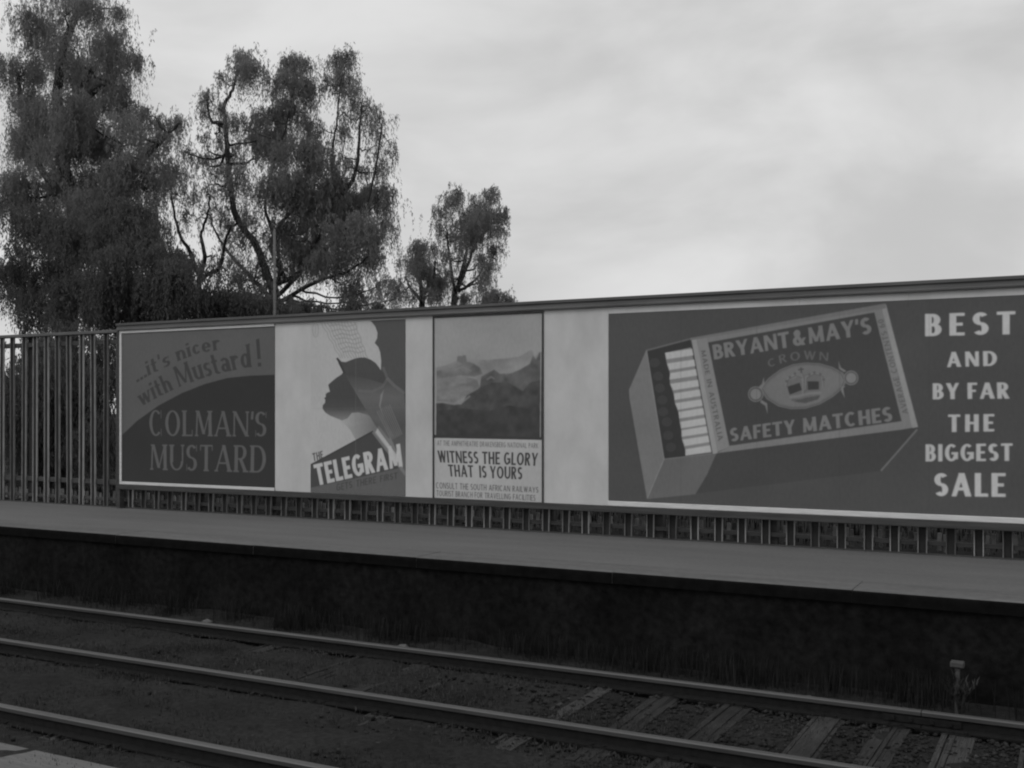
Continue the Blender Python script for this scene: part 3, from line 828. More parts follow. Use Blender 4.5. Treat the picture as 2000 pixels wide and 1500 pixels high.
# ================================================================== HOARDING
hoard = empty('hoarding', ((X_H0 + X_H1) / 2, YB, PLAT), 'long pale advertisement hoarding carrying four posters, standing along the back of the platform', 'hoarding')
edges = [X_H0, px2x(537), px2x(607), px2x(792), px2x(955), px2x(1062), px2x(1188)]
while edges[-1] < X_H1 - 1.3: edges.append(edges[-1] + 1.22)
edges[-1] = X_H1
for a, b in zip(edges[:-1], edges[1:]):
    box_obj('panel', (a + .0015, b - .0015, YB, YB + .035 + random.uniform(0, .003), Z_BOT, Z_TOP), M['paint'], hoard)
# capping: moulded timber along the top, a thin drip board over it
bm = bmesh.new()
prof = [(.07, 0), (-.045, 0), (-.05, .018), (-.035, .03), (-.032, .075), (-.055, .085), (-.06, .12), (.07, .135)]
a = [bm.verts.new((X_H0 - .05, YB + q[0], Z_TOP + .001 + q[1])) for q in prof]
b = [bm.verts.new((X_H1 + .05, YB + q[0], Z_TOP + .001 + q[1])) for q in prof]
for i in range(len(prof)): bm.faces.new((a[i], a[(i + 1) % len(prof)], b[(i + 1) % len(prof)], b[i]))
bm.faces.new(a); bm.faces.new(b[::-1]); bmesh.ops.recalc_face_normals(bm, faces=bm.faces)
bm_obj('capping', bm, M['coping'], hoard)
box_obj('ledge', (X_H0 - .02, X_H1, YB - .035, YB + .04, Z_BOT - .085, Z_BOT - .001), M['dark_timber'], hoard, bevel=.006)
box_obj('end_post', (X_H0 - .075, X_H0 - .003, YB - .01, YB + .09, PLAT, Z_TOP), M['dark_timber'], hoard, bevel=.004)
bt = .045
box_obj('batten', (X_H0, px2x(537), YB - .022, YB - .001, Z_TOP - bt, Z_TOP - .002), M['trim'], hoard, bevel=.003)
box_obj('batten', (X_H0, px2x(537), YB - .022, YB - .001, Z_BOT, Z_BOT + bt), M['trim'], hoard, bevel=.003)
box_obj('batten', (X_H0, X_H0 + bt, YB - .022, YB - .001, Z_BOT + bt + .001, Z_TOP - bt - .001), M['trim'], hoard, bevel=.003)
box_obj('batten', (px2x(1188), X_H1, YB - .024, YB - .001, Z_BOT - .0005, Z_BOT + .062), M['trim'], hoard, bevel=.005)

# ------------------------------------------------------------------ mustard poster
def z3(x, y): return (100 + .3 * x, 600 + .3 * y)
cv = Canvas(X_H0 + bt + .002, px2x(537), Z_BOT + bt + .002, Z_TOP - bt - .002, .150)
cv.poly([z3(*p) for p in ((440, 850), (465, 830), (560, 740), (700, 640), (850, 560), (1000, 500), (1150, 460), (1300, 445), (1480, 438), (1480, 1300), (440, 1300))], .048)
B1 = [z3(*p) for p in ((560, 490), (640, 442), (760, 385), (840, 345), (960, 302), (1105, 275))]
T1 = [z3(*p) for p in ((530, 405), (615, 345), (735, 290), (815, 252), (940, 205), (1095, 172))]
text(cv, "...it's nicer", B1, T1, .075, .17, .10, .03, gap=.07, space=.3)
B2 = [z3(*p) for p in ((590, 645), (680, 595), (790, 540), (850, 512), (1000, 458), (1150, 418), (1280, 392), (1365, 385))]
T2 = [z3(*p) for p in ((550, 545), (640, 482), (740, 432), (805, 385), (960, 320), (1110, 278), (1265, 245), (1352, 212))]
text(cv, "with Mustard !", B2, T2, .075, .18, .10, .03, gap=.06, space=.26)
text(cv, "COLMAN'S", [z3(642, 838), z3(1402, 842)], [z3(640, 668), z3(1405, 680)], .155, .17, .06, .06, gap=.08)
text(cv, "MUSTARD", [z3(650, 1058), z3(1398, 1078)], [z3(650, 893), z3(1402, 900)], .155, .17, .06, .06, gap=.08)
cv.blur(1.3)
po = print_sheet('poster', cv, print_mat('mustard_print', cv.image('mustard_print')), .004, proud=.002)
tag(po, "dark poster with a curved band reading COLMAN'S MUSTARD, leftmost on the hoarding", 'poster', 'posters on the hoarding')

# ------------------------------------------------------------------ telegram poster
def z4(x, y): return (530 + .26667 * x, 590 + .26667 * y)
PAPER = .62
cv = Canvas(px2x(607), px2x(792), Z_BOT + .004, Z_TOP - .03, PAPER)
Lp = lambda pts: [z4(*p) for p in pts]
# faint wires fanning down from the top
for k in range(11):
    a = k / 10
    x0, x1 = 350 + 250 * a, 505 + 200 * a
    pts = []
    for j in range(15):
        s = j / 14
        pts.append((x0 + (x1 - x0) * s + 5 * math.sin(s * 22 + k), 120 + 290 * s))
    cv.line(Lp(pts), 1.5, .34, .7)
for k in range(7):
    yk = 175 + 32 * k
    cv.line(Lp([(400 + .52 * (yk - 130), yk + 6 * ((k * 7) % 3)), (470 + .45 * (yk - 130), yk - 9), (540 + .42 * (yk - 130), yk + 5), (600 + .35 * (yk - 130), yk - 10)]), 2.2, .34, .6)
cv.ellipse(*z4(325, 205), 5.5, 14, .40, .6, ring=2.0)
cv.line(Lp([(325, 165), (325, 245)]), 2, .42, .5)
# dark ground at the right
cv.poly(Lp([(680, 90), (700, 118), (735, 145), (762, 180), (778, 225), (775, 265), (757, 300), (784, 330), (798, 370), (805, 430), (802, 505), (830, 620), (800, 760), (840, 900), (900, 1050), (1000, 1300), (1000, 90)]), .125)
# neck and shoulder tones
cv.poly(Lp([(500, 860), (590, 780), (700, 800), (790, 900), (760, 960), (620, 1010), (575, 930)]), lambda X, Z: np.interp(X, [px2x(z4(520, 0)[0]), px2x(z4(600, 0)[0]), px2x(z4(760, 0)[0])], [.56, .44, .26]))
# head with hat
head = [(483, 412), (495, 415), (515, 436), (545, 440), (575, 428), (610, 414), (650, 406), (690, 406), (730, 422), (765, 446), (788, 476), (803, 500), (830, 520),
        (850, 560), (838, 620), (800, 680), (790, 760), (830, 860), (900, 980), (860, 1000), (745, 850), (700, 825), (640, 808), (590, 812), (560, 850), (520, 868), (480, 852), (430, 832), (395, 808), (376, 780), (377, 756), (394, 738),
        (396, 715), (388, 704), (400, 694), (398, 676), (410, 664), (430, 656), (424, 634), (417, 606), (440, 585), (480, 552), (515, 530), (526, 515), (512, 488), (492, 448)]
cv.poly(Lp(head), lambda X, Z: np.interp(Z, [onY(*z4(450, 860), YB).z, onY(*z4(450, 780), YB).z, onY(*z4(450, 700), YB).z, onY(*z4(450, 500), YB).z], [.30, .115, .095, .105]))
cv.line(Lp([(483, 412), (505, 450), (526, 500), (536, 520)]), 4, .07)
# broad beam crossing the head
beam = [(540, 530), (700, 560), (830, 600), (860, 545), (900, 600), (972, 660), (1000, 1010), (1000, 1260), (940, 1150), (760, 900), (640, 700)]
cv.poly(Lp(beam), lambda X, Z: np.interp(Z, [onY(*z4(700, 1200), YB).z, onY(*z4(700, 900), YB).z, onY(*z4(700, 700), YB).z, onY(*z4(700, 520), YB).z], [.2, .12, .23, .10]), .75)
cv.line(Lp([(820, 480), (850, 560), (815, 620), (740, 655), (640, 650)]), 5, .26, .35)
cv.line(Lp([(850, 560), (900, 610), (975, 665)]), 6, .26, .5)
for k in range(8):
    cv.line(Lp([(775 + 13 * k, 800 - 7 * k), (880 + 11 * k, 1010 - 6 * k)]), 1.2, .32, .75)
# angular block and its words
blk = lambda X, Z: .095 + 0 * X
cv.poly(Lp([(280, 1195), (745, 945), (985, 1245), (985, 1480), (280, 1480)]), .095)
cv.poly(Lp([(280, 1362), (620, 1290), (985, 1205), (985, 1480), (280, 1480)]), .17)
cv.line(Lp([(745, 948), (985, 1262)]), 6, .30, .8)
cv.line(Lp([(285, 1194), (745, 946)]), 2.5, .06)
text(cv, 'TELEGRAM', Lp([(338, 1345), (965, 1200)]), Lp([(308, 1192), (948, 1035)]), .70, .26, .17, gap=.09)
text(cv, 'THE', Lp([(308, 1168), (384, 1142)]), Lp([(300, 1108), (376, 1088)]), .12, .24, .16, gap=.1)
text(cv, 'GETS THERE FIRST', Lp([(478, 1384), (925, 1292)]), Lp([(478, 1332), (925, 1246)]), .085, .16, .12, gap=.16, space=.6)
cv.line(Lp([(620, 120), (618, 1380)]), .8, .3, .35); cv.line(Lp([(285, 780), (985, 772)]), .8, .3, .25)
cv.blur(1.2)
po = print_sheet('poster', cv, print_mat('telegram_print', cv.image('telegram_print')), .003, proud=.0015)
tag(po, 'poster of a dark profile in a bowler hat above the slanting word TELEGRAM', 'poster', 'posters on the hoarding')

# ------------------------------------------------------------------ travel poster
def z5(x, y): return (820 + .28 * x, 590 + .28 * y)
Lq = lambda pts: [z5(*p) for p in pts]
tx0, tx1 = px2x(848.5), px2x(1059)
tz0, tz1 = Z_BOT + .005, Z_TOP - .035
cv = Canvas(tx0, tx1, tz0, tz1, .44)
def fbm(X, Z, s, seed):
    out = np.zeros_like(X); a = 1.0
    for o_ in range(5):
        f = s * 2 ** o_
        xi, zi = X * f + seed * 7.1 + o_ * 13.7, Z * f + seed * 3.3
        x0, z0 = np.floor(xi), np.floor(zi); u, v = xi - x0, zi - z0
        u, v = u * u * (3 - 2 * u), v * v * (3 - 2 * v)
        hsh = lambda p, q: np.modf(np.abs(np.sin(p * 127.1 + q * 311.7) * 43758.5453))[0]
        n = (hsh(x0, z0) * (1 - u) + hsh(x0 + 1, z0) * u) * (1 - v) + (hsh(x0, z0 + 1) * (1 - u) + hsh(x0 + 1, z0 + 1) * u) * v
        out += a * (n - .5); a *= .5
    return out
yy, xx = np.mgrid[0:cv.h, 0:cv.w]
Xc, Zc = xx / cv.res + cv.X0, yy / cv.res + cv.Z0
cv.a += .03 * fbm(Xc, Zc * 2, 2.0, 1)
def tone(v, amp, s, seed, st=1.0): return lambda X, Z: np.clip(v + amp * fbm(X, Z * st, s, seed), .03, .8)
cv.poly(Lq([(110, 455), (180, 440), (255, 410), (262, 380), (300, 372), (322, 370), (330, 396), (470, 402), (600, 392), (700, 378), (745, 350), (775, 332), (795, 350), (800, 380), (830, 350), (860, 345), (860, 950), (110, 950)]), tone(.34, .10, 5, 2, 1.8))
cv.poly(Lq([(110, 480), (180, 470), (250, 455), (300, 430), (325, 415), (370, 425), (420, 455), (440, 500), (380, 520), (280, 510), (200, 530), (110, 540)]), tone(.23, .14, 8, 3))
cv.poly(Lq([(110, 540), (200, 520), (300, 520), (400, 540), (420, 600), (340, 650), (240, 700), (110, 690)]), tone(.29, .12, 7, 4, 2.5))
cv.poly(Lq([(430, 520), (520, 470), (560, 500), (640, 495), (700, 470), (770, 430), (790, 370), (812, 400), (835, 350), (860, 345), (860, 950), (400, 950), (380, 640), (420, 590)]), tone(.15, .09, 9, 5))
cv.poly(Lq([(110, 705), (200, 700), (290, 715), (330, 650), (420, 600), (500, 560), (620, 560), (720, 620), (770, 560), (860, 540), (860, 960), (110, 960)]), tone(.10, .05, 9, 6))
cv.poly(Lq([(110, 760), (300, 740), (480, 760), (620, 720), (860, 760), (860, 960), (110, 960)]), tone(.075, .03, 9, 7))
cv.line(Lq([(170, 700), (240, 712), (290, 705), (350, 655)]), 3, .38, .7)
for q in ([(470, 540), (500, 520), (520, 535)], [(600, 500), (640, 490)], [(250, 470), (300, 450), (360, 480)]): cv.line(Lq(q), 3, .36, .5)
cv.poly(Lq([(262, 412), (262, 380), (280, 374), (300, 376), (308, 368), (322, 370), (328, 412), (300, 430)]), .24)
cv.blur(1.6)
# lettering panel
cv.poly(Lq([(95, 945), (870, 960), (870, 1450), (95, 1450)]), .60)
cv.poly(Lq([(95, 925), (870, 942), (870, 962), (95, 947)]), .07)
cv.poly(Lq([(95, 90), (870, 60), (870, 76), (95, 106)]), .16)
cv.line(Lq([(117, 105), (112, 925)]), 1.3, .5); cv.line(Lq([(848, 80), (842, 942)]), 1.3, .5)
text(cv, 'AT THE AMPHITHEATRE DRAKENSBERG NATIONAL PARK', Lq([(122, 1000), (828, 1020)]), Lq([(122, 964), (828, 984)]), .15, .17, .12, gap=.17, space=.5)
text(cv, 'WITNESS THE GLORY', Lq([(132, 1118), (822, 1143)]), Lq([(122, 1034), (828, 1052)]), .08, .23, .15, gap=.10, space=.36)
text(cv, 'THAT  IS YOURS', Lq([(205, 1216), (716, 1238)]), Lq([(196, 1132), (718, 1150)]), .08, .23, .15, gap=.10, space=.32)
text(cv, 'CONSULT THE SOUTH AFRICAN RAILWAYS', Lq([(116, 1300), (828, 1330)]), Lq([(114, 1256), (829, 1290)]), .10, .17, .12, gap=.15, space=.45)
text(cv, 'TOURIST BRANCH FOR TRAVELLING FACILITIES', Lq([(118, 1352), (808, 1386)]), Lq([(118, 1312), (808, 1346)]), .10, .17, .12, gap=.15, space=.45)
cv.blur(1.0)
po = print_sheet('poster', cv, print_mat('travel_print', cv.image('travel_print')), .003, proud=.0015)
tag(po, 'framed travel poster of dark mountains captioned WITNESS THE GLORY THAT IS YOURS', 'poster', 'posters on the hoarding')
fr = .022
box_obj('frame', (tx0 - fr, tx1 + fr, YB - .02, YB - .001, tz1 + .001, tz1 + .025), M['frame_dark'], po, bevel=.003)
box_obj('frame', (tx0 - fr, tx0 - .001, YB - .02, YB - .001, tz0 - .004, tz1), M['frame_dark'], po, bevel=.003)
box_obj('frame', (tx1 + .001, tx1 + fr, YB - .02, YB - .001, tz0 - .004, tz1), M['frame_dark'], po, bevel=.003)

# ------------------------------------------------------------------ matches poster
def z1(x, y): return (1180 + .33 * x, 560 + .33 * y)
def zr(x, y): return (1750 + .4 * x, 500 + .4 * y)
Lm = lambda pts: [z1(*p) for p in pts]
cv = Canvas(px2x(1189), X_H1 - .06, Z_BOT + .064, Z_TOP - .085, .112, res=240)
# box: shaded side, tray, cover
cv.poly(Lm([(640, 990), (1855, 830), (1640, 1090), (540, 1225)]), .094)
cv.poly(Lm([(353, 1020), (640, 985), (665, 985), (610, 1110), (540, 1228), (255, 1257)]), .195)
cv.poly(Lm([(250, 375), (148, 610), (150, 655), (255, 1257), (355, 1020)]), .27)
cv.poly(Lm([(250, 378), (515, 312), (640, 988), (353, 1020)]), .062)
cv.line(Lm([(250, 378), (515, 308)]), 3, .2)
cv.line(Lm([(252, 380), (355, 1020)]), 1.6, .36); cv.line(Lm([(355, 1020), (640, 988)]), 1.4, .3); cv.line(Lm([(355, 1020), (257, 1250)]), 1.6, .36)
for (x_, y_) in ((300, 450), (320, 530), (330, 600), (345, 670), (350, 740), (372, 800), (380, 880), (395, 950)):
    cv.ellipse(*z1(x_, y_), 10, 9, .09, .8)
le = [(360, 392), (372, 455), (390, 512), (390, 575), (412, 632), (420, 690), (440, 742), (448, 800), (458, 850), (462, 905), (480, 962), (484, 998)]
def redge(y): return 515 + (y - 330) * .188
cv.poly(Lm(le + [(638, 982), (515, 360)]), .33)
for i in range(11):
    a, b = le[i], le[i + 1]
    y0 = a[1]; h = 38
    dy = -24
    cv.poly(Lm([(a[0] + 2, y0), (redge(y0 + dy), y0 + dy), (redge(y0 + dy + h), y0 + dy + h), (b[0] - 2, y0 + h)]), .66)
cv.poly(Lm([(515, 312), (610, 300), (742, 948), (640, 990)]), .34)
cv.poly(Lm([(515, 312), (545, 308), (672, 985), (640, 990)]), .44)
cv.line(Lm([(515, 318), (640, 988)]), 2.2, .10)
cv.poly(Lm([(610, 300), (1600, 130), (1665, 105), (1855, 830), (1765, 845), (665, 985), (742, 948)]), .31)
cv.poly(Lm([(1640, 112), (1668, 105), (1858, 830), (1825, 836)]), .42)
cv.poly(Lm([(512, 318), (512, 304), (1665, 100), (1668, 128)]), .26)
cv.poly(Lm([(615, 330), (1600, 152), (1762, 796), (742, 942)]), .092)
cv.line(Lm([(1852, 846), (1640, 1088)]), 3, .27, .9)
text(cv, "BRYANT & MAY'S", Lm([(652, 432), (1585, 278)]), Lm([(640, 345), (1575, 178)]), .29, .23, .17, gap=.09, space=.10)
text(cv, 'SAFETY MATCHES', Lm([(748, 918), (1708, 796)]), Lm([(744, 838), (1700, 708)]), .29, .24, .16, gap=.10, space=.40)
text(cv, 'CROWN', Lm([(975, 478), (1080, 445), (1190, 430), (1325, 440)]), Lm([(965, 435), (1070, 395), (1190, 378), (1328, 390)]), .19, .17, .12, gap=.35)
text(cv, 'MADE IN AUSTRALIA', Lm([(573, 380), (675, 915)]), Lm([(600, 375), (706, 905)]), .15, .18, .14, gap=.16, space=.55)
text(cv, 'AVERAGE CONTENTS 60', Lm([(1802, 750), (1652, 190)]), Lm([(1768, 757), (1618, 198)]), .17, .18, .14, gap=.16, space=.45)
# oval badge
def lens(k, dy=0):
    c = (1178, 587 + dy)
    pts = [(938, 602), (985, 545), (1050, 497), (1120, 468), (1190, 458), (1270, 462), (1340, 482), (1400, 515), (1420, 555), (1400, 600), (1340, 650), (1270, 690), (1190, 714), (1110, 716), (1040, 700), (975, 660)]
    return [(c[0] + (x_ - 1178) * k, c[1] + (y_ - 587) * k) for x_, y_ in pts]
cv.poly(Lm(lens(1.07)), .23); cv.poly(Lm(lens(1.0)), .30)
cv.line(Lm(lens(1.0) + lens(1.0)[:1]), 1.2, .12); cv.line(Lm(lens(.95) + lens(.95)[:1]), 1.0, .15, .8)
cv.poly(Lm(lens(.93)), .27)
for (x_, y_, r_) in ((898, 636, 32), (1462, 540, 30)):
    cv.ellipse(*z1(x_, y_), r_ * .33 * 1.35, r_ * .33 * 1.35, .14); cv.ellipse(*z1(x_, y_), r_ * .33 * 1.35, r_ * .33 * 1.35, .30, ring=1.6)
    cv.ellipse(*z1(x_, y_), r_ * .33, r_ * .33, .32)
for q in ([(915, 595), (935, 575), (945, 535), (950, 580), (935, 605)], [(930, 670), (965, 690), (968, 755), (955, 705), (925, 685)],
          [(1420, 505), (1390, 485), (1388, 440), (1402, 480), (1435, 500)], [(1430, 590), (1415, 600), (1425, 660), (1405, 620), (1405, 590)]):
    cv.poly(Lm(q), .30)
# crown: cap, arches, band
cv.poly(Lm([(1075, 560), (1120, 545), (1180, 520), (1240, 515), (1295, 535), (1280, 640), (1200, 675), (1105, 670)]), .235)
cv.poly(Lm([(1085, 592), (1158, 568), (1172, 612), (1098, 640)]), .075)
cv.poly(Lm([(1204, 560), (1272, 560), (1272, 608), (1206, 612)]), .075)
for q in ([(1075, 590), (1085, 545), (1130, 520), (1170, 535), (1185, 610)], [(1190, 610), (1195, 535), (1240, 512), (1290, 525), (1298, 590)], [(1178, 640), (1180, 540), (1165, 500)]):
    cv.line(Lm(q), 3.2, .31); cv.line(Lm([(a_[0] + 5, a_[1] + 5) for a_ in q]), 1.0, .12)
for (x_, y_) in ((1080, 560), (1100, 535), (1130, 515), (1215, 520), (1245, 508), (1280, 518), (1300, 550)): cv.ellipse(*z1(x_, y_), 2.6, 2.6, .17)
cv.line(Lm([(1150, 492), (1180, 488)]), 2.6, .12); cv.line(Lm([(1165, 480), (1168, 510)]), 3, .12)
cv.line(Lm([(1100, 655), (1150, 648), (1215, 632), (1280, 628)]), 5, .31); cv.line(Lm([(1110, 672), (1180, 668), (1275, 646)]), 1.6, .13)
cv.poly(Lm([(1120, 680), (1200, 655), (1280, 645), (1265, 668), (1190, 690)]), .14)
# words at the right
Lr = lambda pts: [zr(*p) for p in pts]
tt = dict(T=.25, Nn=.13)
text(cv, 'BEST', Lr([(143, 392), (583, 382)]), Lr([(143, 284), (583, 270)]), .74, gap=.30, **tt)
text(cv, 'AND', Lr([(250, 543), (493, 536)]), Lr([(246, 470), (493, 464)]), .72, gap=.24, **tt)
text(cv, 'BY FAR', Lr([(180, 700), (555, 696)]), Lr([(180, 622), (552, 617)]), .72, gap=.14, space=.34, **tt)
text(cv, 'THE', Lr([(255, 860), (480, 856)]), Lr([(255, 775), (480, 772)]), .72, gap=.26, **tt)
text(cv, 'BIGGEST', Lr([(145, 1003), (570, 1000)]), Lr([(145, 920), (570, 915)]), .72, gap=.15, **tt)
text(cv, 'SALE', Lr([(188, 1172), (535, 1176)]), Lr([(188, 1060), (535, 1060)]), .74, gap=.14, **tt)
for px_ in (1330, 1478, 1640, 1815): cv.line([(px_, 560), (px_, 1010)], .9, .07, .45)
cv.blur(1.2)
po = print_sheet('poster', cv, print_mat('matches_print', cv.image('matches_print')), .003, proud=.0015)
tag(po, "widest poster, an open matchbox lettered BRYANT & MAY'S beside the words BEST AND BY FAR", 'poster', 'posters on the hoarding')

# ================================================================== TREES
def tube(bm, pts, rads, sides=7):
    rings = []
    for i, p in enumerate(pts):
        d = (pts[min(i + 1, len(pts) - 1)] - pts[max(i - 1, 0)]).normalized()
        u = d.cross(Vector((0.3, 1, 0.1))).normalized(); v = d.cross(u)
        rings.append([bm.verts.new(p + (u * math.cos(t) + v * math.sin(t)) * rads[i]) for t in [2 * math.pi * k / sides for k in range(sides)]])
    for r0, r1 in zip(rings[:-1], rings[1:]):
        for k in range(sides): bm.faces.new((r0[k], r0[(k + 1) % sides], r1[(k + 1) % sides], r1[k]))
    bm.faces.new(rings[0][::-1]); bm.faces.new(rings[-1])
def smooth_path(P, n=5, jit=.022):
    out = []
    for i in range(len(P) - 1):
        p0, p1, p2, p3 = P[max(i - 1, 0)], P[i], P[i + 1], P[min(i + 2, len(P) - 1)]
        for k in range(n):
            t = k / n
            q = .5 * ((2 * p1) + (p2 - p0) * t + (2 * p0 - 5 * p1 + 4 * p2 - p3) * t * t + (3 * p1 - p0 - 3 * p2 + p3) * t ** 3)
            if k: q = q + Vector([random.uniform(-jit, jit) for _ in range(3)])
            out.append(q)
    out.append(P[-1]); return out
def leaves(name, strands, leaf_len, leaf_w, mat, parent, per=24, slen=.6, droop=.45):
    """strands: (n,3) twig starts; every twig hangs down with narrow leaves along it"""
    S = np.asarray(strands); n = len(S)
    L = slen * rng.uniform(.3, 1.6, n)
    out_a = rng.uniform(0, 2 * np.pi, n)
    side = rng.uniform(.05, droop, n)
    t = (np.arange(per) + rng.random((n, per))) / per
    base = S[:, None, :] + np.stack([np.cos(out_a)[:, None] * side[:, None] * L[:, None] * np.sqrt(t),
                                     np.sin(out_a)[:, None] * side[:, None] * L[:, None] * np.sqrt(t),
                                     -L[:, None] * (t ** 1.3) + .12 * L[:, None] * np.sin(t * 3)], -1)
    base = base.reshape(-1, 3) + rng.normal(0, .03, (n * per, 3))
    m = len(base)
    d = np.stack([rng.normal(0, .30, m), rng.normal(0, .30, m), -np.abs(rng.normal(.95, .35, m))], 1)
    d /= np.linalg.norm(d, axis=1)[:, None]
    r = rng.normal(size=(m, 3)); w = np.cross(d, r); w /= np.linalg.norm(w, axis=1)[:, None]
    ll = leaf_len * rng.uniform(.6, 1.3, m)[:, None]; ww = leaf_w * rng.uniform(.7, 1.3, m)[:, None]
    V = np.stack([base, base + d * ll * .4 + w * ww, base + d * ll, base + d * ll * .4 - w * ww], 1).reshape(-1, 3)
    Fc = (np.arange(m) * 4)[:, None] + np.arange(4)[None]
    return raw_mesh(name, V, Fc, mat, parent)
def tree(name, label, cat, Y, trunk, limbs, clumps, rt, leaf_mat_, dens=1.0, leaf=(.105, .0105), spread=.8, group=None, slen=.6, limb_r=.5):
    """trunk, limbs: photo points of their run; clumps: (px, py, rx, ry, density)"""
    m_px = Y / (CP + (trunk[0][0] - 1000) / F * SP) / F      # metres per pixel at this distance
    base = onY(trunk[0][0], trunk[0][1], Y)
    root = empty(name, (base.x, Y, PLAT), label, cat, group)
    P = [Vector((base.x, Y, PLAT - .2))] + [onY(a, b, Y + random.uniform(-.3, .3)) for a, b in trunk]
    P = smooth_path(P)
    bm = bmesh.new()
    tube(bm, P, [rt * (1 - .8 * i / len(P)) for i in range(len(P))], 9)
    bm_obj('trunk', bm, M['bark'], root, smooth=True)
    nodes = [(p, rt * (1 - .8 * i / len(P))) for i, p in enumerate(P)]
    for lb in limbs:
        dY = random.uniform(-1.3, 1.3) * spread
        k = len(lb)
        Q = smooth_path([onY(a, b, Y + dY * i / (k - 1)) for i, (a, b) in enumerate(lb)])
        bm = bmesh.new()
        rr = [rt * limb_r * (1 - .78 * i / len(Q)) for i in range(len(Q))]
        tube(bm, Q, rr, 7)
        bm_obj('limb', bm, M['bark'], root, smooth=True)
        nodes += [(p, r_) for p, r_ in zip(Q, rr)]
    S = []; bm = bmesh.new()
    for (cx, cy, rx, ry, dn) in clumps:
        Yc = Y + random.uniform(-1, 1) * spread * 1.6
        c = onY(cx, cy, Yc)
        a, b = rx * m_px, ry * m_px
        # a branch to the clump, forking into twigs
        cand = [(p, r_) for p, r_ in nodes if p.z < c.z + .2] or nodes
        p0, r0 = min(cand, key=lambda q: (q[0] - c).length + .35 * abs(q[0].z - (c.z - b)))
        mid = p0.lerp(c, .5) + Vector((0, 0, -.08 * (c - p0).length))
        br = smooth_path([p0, mid, c], 4, .04)
        r0 = min(r0 * .6, .05)
        tube(bm, br, [max(r0 * (1 - .75 * i / len(br)), .008) for i in range(len(br))], 5)
        nn = max(int(34 * dn), int(dn * dens * a * b * 470))
        # sub-bunches inside the clump give light and dark tufts and gaps
        nb = max(3, int(a * b * 7 + 2))
        bun = []
        for _ in range(nb):
            while True:
                q = np.array([random.uniform(-1, 1), random.uniform(-1, 1), random.uniform(-1, 1)])
                if (q ** 2).sum() < 1: break
            bc = Vector((c.x + q[0] * a * .92, c.y + q[1] * max(a, b) * .8, c.z + q[2] * b * .9 + .12))
            bun.append(bc)
            tube(bm, [c, c.lerp(bc, .55) + Vector((0, 0, .05)), bc], [.012, .009, .005], 4)
        B = np.array(bun)
        idx = rng.integers(0, nb, nn)
        sg = min(.30, .36 * min(a, b) + .06)
        far = np.where(rng.random((nn, 1)) < .10, 1.7, .80)
        S.append(B[idx] + rng.normal(0, sg, (nn, 3)) * far * np.array([1, 1, .62]))
    tag(bm_obj('twigs', bm, M['bark'], root), kind='stuff')
    leaves('crown', np.concatenate(S), leaf[0], leaf[1], leaf_mat_, root, slen=slen)
    return root

G1 = 'trees beyond the hoarding'
tree('gum_tree', 'tall dense gum tree filling the far left, taller than the picture', 'tree', 21.0,
     [(135, 560), (150, 450), (125, 330), (112, 200), (125, 90), (150, 20), (150, -90)],
     [[(150, 450), (200, 380), (235, 300), (240, 230)], [(118, 250), (160, 170), (200, 110), (230, 60)], [(140, 400), (80, 330), (50, 240), (30, 120)],
      [(200, 380), (270, 320), (320, 270), (350, 240)], [(150, 200), (210, 160), (255, 120)]],
     [(130, 30, 34, 38, .6), (185, 35, 38, 36, .9), (222, 18, 20, 24, .9), (195, 90, 42, 42, 1.3), (145, 95, 34, 46, .7), (230, 92, 22, 26, 1.0), (270, 116, 17, 23, 1.4),
      (175, 150, 46, 36, 1.1), (215, 160, 24, 32, 1.1), (245, 168, 8, 11, .9), (150, 215, 46, 46, 1.3), (195, 235, 36, 46, 1.3), (248, 212, 30, 20, 1.3), (140, 290, 50, 50, 1.3),
      (205, 290, 45, 45, 1.2), (255, 250, 38, 34, .8), (300, 228, 36, 16, 1.0), (350, 234, 34, 12, .9), (310, 270, 34, 32, .9), (270, 310, 36, 36, 1.0), (200, 345, 60, 40, 1.2),
      (130, 370, 50, 50, 1.1), (260, 370, 50, 44, 1.2), (320, 330, 34, 30, .7), (60, 40, 55, 50, .9), (40, 150, 60, 60, 1.1), (60, 270, 60, 60, 1.2), (40, 380, 60, 60, 1.2), (90, 120, 30, 50, .6),
      (165, 420, 70, 50, 1.1), (250, 430, 60, 44, 1.1), (310, 400, 36, 34, .8), (110, 450, 60, 50, 1.1), (170, 180, 60, 60, .6), (100, 250, 50, 60, .9), (60, -40, 60, 40, 1), (160, -40, 60, 40, 1), (330, 260, 10, 20, .5)],
     .26, M['leaf'], dens=1.25, group=G1)
